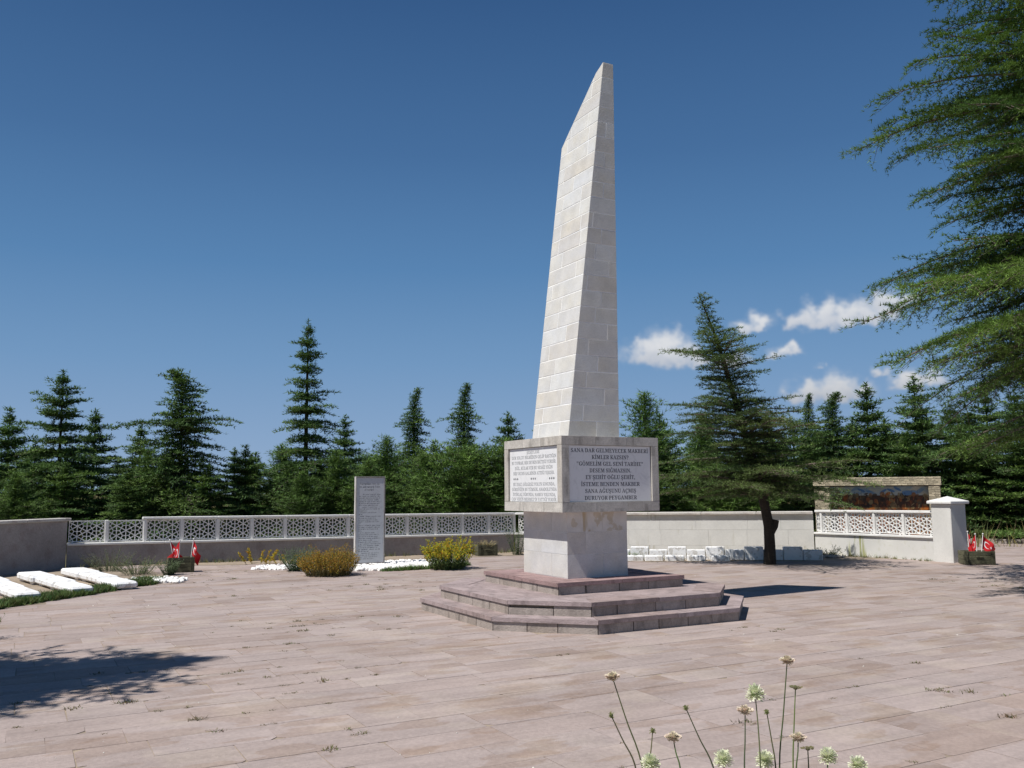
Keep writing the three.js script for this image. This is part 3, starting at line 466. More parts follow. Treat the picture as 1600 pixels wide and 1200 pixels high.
// ---------------------------------------------------------------- inscribed stele
{
  const o = thing('inscribed_stele', 'upright grey marble stele with many lines of small text among white pebbles', 'stele', [-3.08, 0, -19.42], .42);
  const w = .66, h = 1.86, t = plaqueTexture(w, h, (g, W, H) => {
    const r = rng(61); g.fillStyle = '#b9bcc2'; g.fillRect(0, 0, W, H);
    for (let i = 0; i < 300; i++) { g.fillStyle = `rgba(${r() < .5 ? '90,92,100' : '230,232,236'},.05)`; g.beginPath(); g.ellipse(r() * W, r() * H, 6 + r() * 30, 3 + r() * 12, r() * 3, 0, 7); g.fill(); }
    g.strokeStyle = '#3c3f47'; g.lineWidth = 1.8; g.lineCap = 'round';
    const word = (x, y, n, s) => { for (let i = 0; i < n; i++) { const cx = x + i * s * .72; g.beginPath(); const k = r(); g.moveTo(cx, y + (k < .3 ? -s * .5 : 0)); g.lineTo(cx + (r() - .5) * s * .2, y + s * .5); if (k > .4) { g.moveTo(cx, y + s * .1); g.quadraticCurveTo(cx + s * .5, y - s * .05, cx + s * .45, y + s * .5); } else if (k > .2) g.arc(cx + s * .25, y + s * .28, s * .22, 0, 6.3); g.stroke(); } return n * s * .72; };
    const row = (x0, x1, y, s) => { let x = x0; while (x < x1) { const n = Math.min(2 + Math.floor(r() * 8), Math.floor((x1 - x) / (s * .72))); if (n < 1) break; x += word(x, y, n, s) + s * .6; } };
    g.lineWidth = 3.4; for (const [a, b, y] of [[.14, .86, .07], [.12, .9, .105], [.3, .7, .14]]) { row(a * W, b * W, y * H, H * .022); }
    g.lineWidth = 2.2; let y = .195; const len = [[.24, .9], [.1, .88], [.1, .9], [.1, .8], [.1, .86], [.1, .88], [.1, .84], [.22, .78], [.1, .86], [.1, .4], [.14, .74], [.1, .26], [.14, .9], [.1, .72], [.1, .78], [.1, .86], [.1, .2], [.1, .88], [.1, .88], [.1, .8], [.1, .24], [.14, .72], [.1, .84], [.1, .82], [.1, .9], [.1, .6], [.1, .84], [.14, .9], [.1, .84], [.14, .8], [.1, .88], [.1, .5], [.2, .86], [.1, .8], [.1, .78], [.1, .64]];
    for (const [a, b] of len) { row(a * W, b * W, y * H, H * .0135); y += .0215; }
  });
  const face = new THREE.MeshStandardMaterial({ map: t, roughness: .4 }), side = std([.42, .42, .43], { map: stepTex });
  mesh('base', box(-.42, -.1, -.12, .42, .055, .14, .01), M.riser[0], o);
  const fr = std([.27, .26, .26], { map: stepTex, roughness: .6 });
  mesh('slab', box(-w / 2 + .012, .056, -.05, w / 2 - .012, .05 + h - .012, .022, .003), side, o);
  const m = mesh('inscription_face', new THREE.PlaneGeometry(w - .05, h - .05).translate(0, .05 + h / 2, .0245), face, o);
  const edge = std([.66, .64, .62], { map: stepTex });  // left border only: its sunlit side is painted in as a paler colour
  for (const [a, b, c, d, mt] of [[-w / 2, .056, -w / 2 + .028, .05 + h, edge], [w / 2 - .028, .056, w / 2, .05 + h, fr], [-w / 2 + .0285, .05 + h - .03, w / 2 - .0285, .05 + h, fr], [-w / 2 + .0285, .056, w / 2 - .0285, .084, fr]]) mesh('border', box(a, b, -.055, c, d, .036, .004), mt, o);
}

// ---------------------------------------------------------------- crates and flags
function crate(label, x, z, turn, w, h, d, fill) {
  const o = thing('wooden_crate', label, 'crate', [x, ground(z) + .002, z], turn, null), r = rng(Math.round(x * 50 + 900));
  const n = 3, t = .022;
  for (let i = 0; i < n; i++) { const y0 = .012 + i * h / n, y1 = (i + 1) * h / n - .006 + .012;
    mesh('plank', box(-w / 2, y0, d / 2 - t, w / 2, y1, d / 2, .004, r() * 3, r()), M.wood[Math.floor(r() * 3)], o); mesh('plank', box(-w / 2, y0, -d / 2, w / 2, y1, -d / 2 + t, .004, r() * 3, r()), M.wood[Math.floor(r() * 3)], o);
    mesh('plank', box(-w / 2, y0, -d / 2 + t + .001, -w / 2 + t, y1, d / 2 - t - .001, .004, r() * 3, r()), M.wood[Math.floor(r() * 3)], o); mesh('plank', box(w / 2 - t, y0, -d / 2 + t + .001, w / 2, y1, d / 2 - t - .001, .004, r() * 3, r()), M.wood[Math.floor(r() * 3)], o); }
  for (const sx of [-1, 1]) for (const sz of [1]) mesh('batten', box(sx * w / 2 - (sx > 0 ? .075 : 0), 0, d / 2 + .001, sx * w / 2 + (sx < 0 ? .075 : 0), h + .012, d / 2 + .02, .004, r()), M.wood[1], o);
  mesh('handle', box(-.07, h * .55, d / 2 + .001, .07, h * .55 + .03, d / 2 + .025, .006), M.wood[2], o);
  mesh('soil', box(-w / 2 + t + .002, .012, -d / 2 + t + .002, w / 2 - t - .002, h - .05, d / 2 - t - .002, 0), M.bed, o);
  return o;
}
crate('dark wooden crate holding red flags beside the white graves', -6.72, -18.35, .42, .50, .29, .32);
crate('weathered wooden crate of dry grass at the foot of the lattice fence', -.70, -23.05, .35, .52, .27, .34);
crate('weathered wooden crate holding red flags beside the gate post', 9.62, -18.86, -.12, .60, .27, .36);
const flagTex = (() => { const cv = document.createElement('canvas'); cv.width = 384; cv.height = 256; const g = cv.getContext('2d'); g.fillStyle = '#d3101c'; g.fillRect(0, 0, 384, 256); g.fillStyle = '#fff'; g.beginPath(); g.arc(128, 128, 64, 0, 7); g.fill(); g.fillStyle = '#d3101c'; g.beginPath(); g.arc(144, 128, 51, 0, 7); g.fill(); g.fillStyle = '#fff'; g.beginPath(); for (let i = 0; i < 10; i++) { const a = Math.PI + i * Math.PI / 5, R = i % 2 ? 12.5 : 32; g.lineTo(212 + Math.cos(a) * R, 128 + Math.sin(a) * R); } g.fill(); const t = new THREE.CanvasTexture(cv); t.colorSpace = THREE.SRGBColorSpace; return t; })();
const flagMat = new THREE.MeshPhysicalMaterial({ map: flagTex, roughness: .8, side: THREE.DoubleSide, transmission: .25, thickness: 0 });
const poleMat = std([.75, .74, .72], { roughness: .5 });
// a small flag on a stick stuck into a crate; the cloth hangs in folds (sag 1 = limp)
function flag(label, group, x, y, z, turn, lean, len, cw, ch, sag, seed) {
  const o = thing('flag', label, 'flag', [x, y, z], turn, group), p = new THREE.CylinderGeometry(.008, .009, len, 6); p.translate(0, len / 2, 0);
  const st = mesh('pole', p, poleMat, o); st.rotation.z = lean; const fin = mesh('finial', new THREE.SphereGeometry(.016, 8, 6), poleMat, o); const top = [-Math.sin(lean) * len, Math.cos(lean) * len]; fin.position.set(top[0], top[1], 0);
  const nx = 16, ny = 10, pos = [], uv = [], idx = [], r = rng(seed), ph = r() * 6;
  for (let j = 0; j <= ny; j++) for (let i = 0; i <= nx; i++) {
    const s = i / nx, t = j / ny, bx = top[0] + Math.sin(lean) * (t * ch + .01), by = top[1] - Math.cos(lean) * (t * ch + .01), out = s * cw, drop = sag * out * (1 - t * .25), run = out * Math.sqrt(Math.max(.02, 1 - sag * sag)) * (1 - .15 * t);
    pos.push(bx + run + Math.sin(s * 9 + ph) * .012 * s * 2, by - drop, Math.sin(s * 7 + ph + t * 1.5) * .04 * (.3 + s)); uv.push(s, 1 - t);
  }
  for (let j = 0; j < ny; j++) for (let i = 0; i < nx; i++) { const a = j * (nx + 1) + i; idx.push(a, a + nx + 1, a + 1, a + 1, a + nx + 1, a + nx + 2); }
  const g = new THREE.BufferGeometry(); g.setAttribute('position', new THREE.Float32BufferAttribute(pos, 3)); g.setAttribute('uv', new THREE.Float32BufferAttribute(uv, 2)); g.setIndex(idx); g.computeVertexNormals(); mesh('cloth', g, flagMat, o);
}
flag('limp red flag at the left rear of the crate by the graves', 'flags in crate by graves', -6.86, .22, -18.36, .3, .22, .43, .40, .3, .8, 1);
flag('limp red flag with white crescent in the middle of the crate by the graves', 'flags in crate by graves', -6.74, .22, -18.27, 2.9, .05, .42, .40, .3, .82, 2);
flag('red flag hanging over the side of the crate by the graves', 'flags in crate by graves', -6.54, .22, -18.40, .2, -.10, .44, .36, .28, .93, 3);
flag('furled red flag standing upright against the gate post', 'flags in crate by gate post', 9.50, .2, -18.90, .4, .03, .47, .26, .3, .94, 4);
flag('short upright red flag in the middle of the crate by the gate post', 'flags in crate by gate post', 9.62, .2, -18.82, 2.4, -.03, .42, .3, .26, .9, 5);
flag('red flag with crescent and star leaning out of the crate by the gate post', 'flags in crate by gate post', 9.70, .2, -18.80, .1, -.14, .43, .42, .28, .72, 6);

// ---------------------------------------------------------------- graves, white blocks, pebbles
{ // long white graves on the left, each of three painted blocks
  const dir = [.645, .764], nor = [.764, -.645], r = rng(71);
  const starts = [[-8.62, -17.72], [-9.02, -16.98], [-9.42, -16.2], [-9.72, -15.4]], names = ['next to the weeds and the crate of flags', 'second from the crate of flags', 'third from the crate of flags', 'fourth from the crate of flags'];
  starts.forEach(([x, z], i) => {
    const o = thing('white_grave', 'long low whitewashed stone grave, ' + names[i], 'grave', [x, 0, z], -Math.atan2(dir[1], dir[0]), 'whitewashed graves in a row');
    let s = 0; [1.15, 1.2, 1.1].forEach((L, k) => { const w = .40 - k * .03 + r() * .03, dz = (r() - .5) * .05, y = .155 - k * .012; mesh('block', box(s, .03, dz - w / 2, s + L - .01, y + (r() - .5) * .02, dz + w / 2, .03, r() * 3, r() * 3), M.white, o); for (const q of [.18, L - .22]) mesh('foot_block', box(s + q - .1, -.03, dz - w / 2 + .05, s + q + .1, .0295, dz + w / 2 - .05, .01), M.white, o); s += L; });
  });
}
{ // whitewashed blocks along the plain wall, alternately high and low
  const o0 = [2.5, -21.0], d = [.985, .17], r = rng(73);
  for (let i = 0; i < 11; i++) { const hi = i % 2 === 1, x = o0[0] + d[0] * i * .425, z = o0[1] + d[1] * i * .425, g = box(-.205, -.03, -.1, .205, hi ? .29 : .225, .1, .012, r() * 3, r() * 3); solo('white_block', g, M.white, hi ? 'tall whitewashed block in the row at the foot of the plain wall' : 'low whitewashed block in the row at the foot of the plain wall', 'block', hi ? 'tall whitewashed blocks' : 'low whitewashed blocks', [x, ground(z), z], -.17 + (r() - .5) * .04); }
  for (const [x, z, t] of [[2.72, -20.45, .06], [3.16, -20.42, -.05], [3.62, -20.36, .03], [4.1, -20.34, -.06], [4.62, -20.26, .05]]) solo('white_block', box(-.2, -.03, -.11, .2, .12, .11, .02, r() * 3, r() * 3), M.white, 'flat whitewashed block lying in front of the block row', 'block', 'flat whitewashed blocks', [x, ground(z), z], t);
}
function pebbleGeo(seed) { const g = new THREE.IcosahedronGeometry(1, 1), p = g.attributes.position, r = rng(seed), a = r() * 9, s = [1, .55 + r() * .2, .7 + r() * .25]; for (let i = 0; i < p.count; i++) { const x = p.getX(i), y = p.getY(i), z = p.getZ(i), k = 1 + .22 * Math.sin(x * 3 + a) * Math.cos(z * 3.3 + a * 2) + .1 * Math.sin(y * 5 + a); p.setXYZ(i, x * k * s[0], y * k * s[1], z * k * s[2]); } g.computeVertexNormals(); return g; }
function scatter(name, geo, mat, list, label, category) { const m = new THREE.InstancedMesh(geo, mat, list.length), o = new THREE.Object3D(); list.forEach(([x, y, z, s, ry, rx = 0, sy = 1], i) => { o.position.set(x, y, z); o.rotation.set(rx, ry, 0); o.scale.set(s, s * sy, s); o.updateMatrix(); m.setMatrixAt(i, o.matrix); }); m.name = numbered(name); m.castShadow = m.receiveShadow = true; scene.add(m); return tag(m, label, category, null, 'stuff'); }
{
  const r = rng(75), L = [], inBed = (x, z) => { const [u, v] = toUV(x, z), e = ((u - .15) / 1.75) ** 2 + ((v - 7.95) / .95) ** 2; return e < 1 + (r() - .5) * .25; };
  while (L.length < 1700) { const u = -1.9 + r() * 4.1, v = 6.9 + r() * 2.1, [x, z] = WU(u, v); if (!inBed(x, z)) continue; const s = .025 + r() * .035; L.push([x, ground(z) + s * .3 + r() * .02, z, s, r() * 6.3, r() * 3]); }
  const A = L.slice(0, 850), B = L.slice(850), wm = std([.84, .83, .80], { roughness: .7 });
  scatter('white_pebbles', pebbleGeo(1), wm, A, 'bed of white pebbles around the marble stele', 'pebbles');
  scatter('white_pebbles', pebbleGeo(2), wm, B, 'white pebbles spread around the marble stele and bushes', 'pebbles');
  const K = []; for (let i = 0; i < 130; i++) { const x = -6.2 + (r() - .5) * .55 + (r() < .35 ? -.45 : 0), z = -16.35 + (r() - .5) * .5; K.push([x, .02 + r() * .03, z, .03 + r() * .035, r() * 6, r() * 3]); }
  for (let i = 0; i < 120; i++) K.push([-5.0 + (r() - .5) * .9, .015, -19.1 + (r() - .5) * .9, .025 + r() * .03, r() * 6, r() * 3]);
  scatter('loose_pebbles', pebbleGeo(3), wm, K, 'loose white pebbles beside the graves and tall weed', 'pebbles');
  const G = []; for (let i = 0; i < 700; i++) { const x = 6.9 + (r() - .5) * 1.3, z = -21.2 + (r() - .5) * .9; G.push([x, ground(z) + .01 + r() * .03, z, .02 + r() * .03, r() * 6, r() * 3]); }
  scatter('gravel', pebbleGeo(4), std([.34, .32, .30]), G, 'heap of grey gravel at the end of the white block row', 'gravel');
  const S = []; for (let i = 0; i < 70; i++) { const z = -5 - r() * 13, x = (r() - .5) * 1.2 * -z; S.push([x, .004, z, .003 + r() * r() * .010, r() * 6, r() * 3]); }
  scatter('paving_chips', pebbleGeo(5), std([.7, .67, .6]), S, 'small pale stone chips strewn over the paving', 'chips');
}
// ---------------------------------------------------------------- trees
const V3 = (a, b, k) => [a[0] + b[0] * k, a[1] + b[1] * k, a[2] + b[2] * k];
const unit = (a) => { const l = Math.hypot(...a) || 1; return [a[0] / l, a[1] / l, a[2] / l]; };
function tuft(T, p, dir, n, len, wid, col, r, upBias) {       // a rosette of short needles
  for (let i = 0; i < n; i++) {
    const d = unit([dir[0] * .6 + (r() - .5) * 1.7, dir[1] * .6 + upBias + (r() - .5) * 1.0, dir[2] * .6 + (r() - .5) * 1.7]), s = unit([d[2] + (r() - .5) * .5, (r() - .5) * 1.15, -d[0] + (r() - .5) * .5]), L = len * (.65 + r() * .6), w = wid * (.7 + r() * .6), k = .78 + r() * .44, c = [col[0] * k, col[1] * k, col[2] * k];
    const a = V3(p, s, w / 2), b = V3(p, s, -w / 2); T.tri(a, b, V3(p, d, L), c);
  }
}
// a cedar: trunk path, tiers of spreading limbs, flat sprays of side shoots set with needle rosettes
function cedar(o) {
  const { seed, H, R, h0 = .06, limbs = 70, prof = (t) => Math.pow(1 - t, .8), path = (t) => [0, t * H, 0], trunkR = H * .0125, droop = .25, rise = [.05, .7], step = .12, shoot = .36, tuftStep = .06, len = .085, wid = .024, blades = 3, cols = [[0.098, 0.175, 0.044], [0.077, 0.147, 0.044], [0.134, 0.215, 0.051]], reach = [.55, 1.15], limbR = .015, whorl = 0, gaps = 0, side = null, fill = 1.5, plate = .42, coreStep = .03 } = o;
  const r = rng(seed), rt = rng(seed * 7 + 3), T = new TB(), B = new TB(), trunk = new TB(), gold = 2.39996;
  const tp = [], tr = []; for (let i = 0; i <= 14; i++) { const t = i / 14; tp.push(path(t)); tr.push(trunkR * (o.trunkProfile ? o.trunkProfile(t) : Math.pow(1 - t, .75)) + .006); }
  trunk.tube(tp, tr, 9, [1, 1, 1]);
  let phi = r() * 6;
  for (let i = 0; i < limbs; i++) {
    let t = h0 + (1 - h0) * Math.pow((i + r() * .8) / limbs, o.pack ?? .92); if (whorl) t = lerp(t, Math.round(t * whorl) / whorl, .5); if (t > .985) continue;
    if (gaps && Math.sin(t * 31 + seed) > 1 - gaps && t > .3) continue;
    phi += gold + (r() - .5) * .8; if (o.thin && o.thin(phi) && r() < .6) continue;
    const base = path(t), dirAz = phi, long = r() < (o.longShare ?? 0) ? (o.longBy ?? 1.5) : 1;
    let L = R * prof(t) * (1 - .6 * smooth(.78, 1, t)) * lerp(reach[0], reach[1], r()) * long; if (side) L *= side(dirAz, t); if (L < .1) L = .1;
    const e = lerp(rise[0], rise[1], t * t) + (r() - .5) * .22, az = [Math.cos(dirAz), Math.sin(dirAz)], dr = droop * (.6 + r() * .8) * (1 - t * .5), bend = (r() - .5) * .5;
    const at = (s) => { const q = L * s, a = dirAz + bend * s * s; return [base[0] + Math.cos(a) * q, base[1] + q * (e - dr * s), base[2] + Math.sin(a) * q]; };
    const n = Math.max(2, Math.ceil(L / .35)), lp = [], lr = []; for (let k = 0; k <= n; k++) { lp.push(at(k / n)); lr.push(Math.max(.004, Math.min(limbR, limbR * L / R * 1.4) * (1 - k / n * .85))); }
    B.tube(lp, lr, 4, [1, 1, 1]);
    const col0 = cols[Math.floor(r() * cols.length)], lit = .85 + r() * .3, base3 = [col0[0] * lit, col0[1] * lit, col0[2] * lit];  // each limb gets its own random tone of needle green
    for (let s = .05; s <= 1; s += step / L * (.75 + r() * .5)) {
      const p = at(s), a = dirAz + bend * s * s, tip = s > .93;
      tuft(T, p, [Math.cos(a) * .6, .3, Math.sin(a) * .6], blades, len, wid, base3, rt, .25);
      for (const sd of [-1, 1]) {
        if (r() < .12) continue;
        const sl = Math.min(L * shoot, o.shootMax ?? 1.1) * (1.02 - s * .75) * (.45 + r() * .75) + .07, sa = a + sd * (tip ? .35 : .75 + r() * .55), up = (r() - .5) * .3 + (e - dr * s) * .4, hang = (o.hang ?? .25) * r();
        const m = Math.max(1, Math.floor(sl / tuftStep * fill)), cs = .9 + r() * .2, cc = [base3[0] * cs, base3[1] * cs, base3[2] * cs];
        for (let k = 1; k <= m; k++) { const f = k / m, q = sl * f, wd = (r() - .5) * sl * plate * (1.1 - f * .7), pp = [p[0] + Math.cos(sa) * q - Math.sin(sa) * wd, p[1] + q * (up - hang * f) + (r() - .5) * .035 - Math.abs(wd) * .15, p[2] + Math.sin(sa) * q + Math.cos(sa) * wd]; tuft(T, pp, [Math.cos(sa), up - hang * f, Math.sin(sa)], blades, len * (f > .8 ? .85 : 1), wid, cc, rt, .22); }
        if (sl > .3) B.tube([p, [p[0] + Math.cos(sa) * sl * .9, p[1] + sl * .9 * (up - hang), p[2] + Math.sin(sa) * sl * .9]], [.006, .002], 3, [1, 1, 1]);
      }
    }
  }
  for (let y = h0 * H + .2; y < H * .97; y += coreStep) { // short shoots close to the trunk
    const p = path(y / H), w = R * .2 * Math.pow(1 - y / H, .6) + .05; for (let k = 0; k < 3; k++) { const a = r() * 6.3, q = w * (.3 + r() * .9), cc = cols[Math.floor(r() * cols.length)]; tuft(T, [p[0] + Math.cos(a) * q, p[1] + (r() - .5) * coreStep * 2, p[2] + Math.sin(a) * q], [Math.cos(a), .1, Math.sin(a)], blades, len, wid, cc, rt, .15); }
  }
  for (let t = .8; t <= 1; t += .012 * 5 / H) { const p = path(t); for (let k = 0; k < 4; k++) { const a = r() * 6.3, q = (1 - t) * R * .2 + .012; tuft(T, [p[0] + Math.cos(a) * q, p[1], p[2] + Math.sin(a) * q], [Math.cos(a), .4, Math.sin(a)], 2, len, wid, cols[0], rt, .2); } }
  return { crown: T.geo(), limbs: B.geo(), trunk: trunk.geo(true) };
}
const uvFlat = (g) => { const p = g.attributes.position, uv = new Float32Array(p.count * 2); for (let i = 0; i < p.count; i++) { uv[i * 2] = Math.atan2(p.getX(i), p.getZ(i)) * .3; uv[i * 2 + 1] = p.getY(i); } g.setAttribute('uv', new THREE.BufferAttribute(uv, 2)); return g; };
function plant(parts, label, category, group, x, z, turn, s, sy = s, name = 'cedar_tree') {
  const o = thing(name, label, category, [x, Math.min(ground(z), z < -24.9 || x < -10 ? outer(x, z) : 9) - .05, z], turn, group); o.scale.set(s, sy, s);
  mesh('trunk', parts.trunk.attributes.uv ? parts.trunk : uvFlat(parts.trunk), M.bark, o); mesh('limbs', parts.limbs, M.limb, o); mesh('crown', parts.crown, needle, o); return o;
}
const bentTop = (H, d, az) => (t) => { const k = Math.max(0, t - .82) / .18; return [Math.cos(az) * d * k * k, t * H - k * k * d * .55, Math.sin(az) * d * k * k]; };
const K = {
  broad: cedar({ seed: 201, H: 6, R: 2.9, limbs: 200, h0: .05, droop: 0.38, whorl: 15, prof: (t) => (.12 + .98 * Math.pow(1 - t, 1.15)) * (.88 + .16 * Math.sin(t * 17)), longShare: .12, longBy: 1.35, reach: [.42, 1.12], len: 0.135, wid: 0.042, tuftStep: 0.085, step: 0.13, shoot: .42 }),
  broadTwo: cedar({ seed: 202, H: 6, R: 2.75, limbs: 200, h0: .04, droop: 0.47, path: bentTop(6, .5, 3.4), prof: (t) => (.12 + .98 * Math.pow(1 - t, 1.05)) * (.88 + .16 * Math.sin(t * 21 + 1)), longShare: .14, longBy: 1.5, reach: [.42, 1.12], len: 0.135, wid: 0.042, tuftStep: 0.085, step: 0.13, shoot: .42 }),
  spire: cedar({ seed: 203, H: 7.5, R: 2.5, limbs: 230, h0: .04, droop: 0.43, whorl: 17, prof: (t) => (.16 + .95 * Math.pow(1 - t, 1.5)) * (.86 + .2 * Math.sin(t * 24)), reach: [.4, 1.1], longShare: .16, longBy: 1.45, len: 0.13, wid: 0.038, tuftStep: 0.085, step: 0.12, shoot: .42 }),
  spireTwo: cedar({ seed: 204, H: 6, R: 1.6, limbs: 210, h0: .04, droop: 0.56, path: bentTop(6, .18, 1.2), prof: (t) => (.14 + .95 * Math.pow(1 - t, 1.1)) * (.88 + .16 * Math.sin(t * 27)), reach: [.5, 1.1], longShare: .1, longBy: 1.4, len: 0.125, wid: 0.036, tuftStep: 0.08, step: 0.115, shoot: .42 }),
  young: cedar({ seed: 205, H: 4.5, R: 1.75, limbs: 170, h0: .03, droop: 0.28, whorl: 13, prof: (t) => .1 + .95 * Math.pow(1 - t, 1.05), longShare: .12, longBy: 1.4, reach: [.42, 1.12], len: 0.13, wid: 0.04, tuftStep: 0.085, step: 0.12, shoot: .42 }),
  youngTwo: cedar({ seed: 206, H: 4.5, R: 1.95, limbs: 170, h0: .03, droop: 0.19, whorl: 11, rise: [.15, .9], prof: (t) => (.1 + .95 * Math.pow(1 - t, 1.0)) * (.88 + .18 * Math.sin(t * 19)), longShare: .12, longBy: 1.4, reach: [.42, 1.12], len: 0.13, wid: 0.04, tuftStep: 0.085, step: 0.12, shoot: .42, cols: [[0.112, 0.196, 0.044], [0.090, 0.168, 0.044], [0.150, 0.237, 0.051]] }),
  pine: cedar({ seed: 207, H: 3.4, R: 1.75, limbs: 150, h0: .03, droop: -.25, rise: [.35, 1.2], prof: (t) => Math.pow(Math.sin(Math.PI * clamp(.22 + t * .78)), .6), len: 0.2, wid: 0.03, blades: 5, tuftStep: 0.13, step: 0.16, cols: [[0.126, 0.219, 0.047], [0.107, 0.190, 0.047], [0.157, 0.258, 0.055]] }),
  pineTall: cedar({ seed: 208, H: 5, R: 2.0, limbs: 150, h0: .04, droop: .0, rise: [.2, 1.1], prof: (t) => Math.pow(1 - t, .55) * (.9 + .2 * Math.sin(t * 15)), len: 0.2, wid: 0.03, blades: 4, tuftStep: 0.13, step: 0.16, cols: [[0.118, 0.206, 0.044], [0.095, 0.175, 0.042], [0.147, 0.242, 0.051]] }),
};
const KH = { broad: 6, broadTwo: 6, spire: 7.5, spireTwo: 6, young: 4.5, youngTwo: 4.5, pine: 3.4, pineTall: 5 };
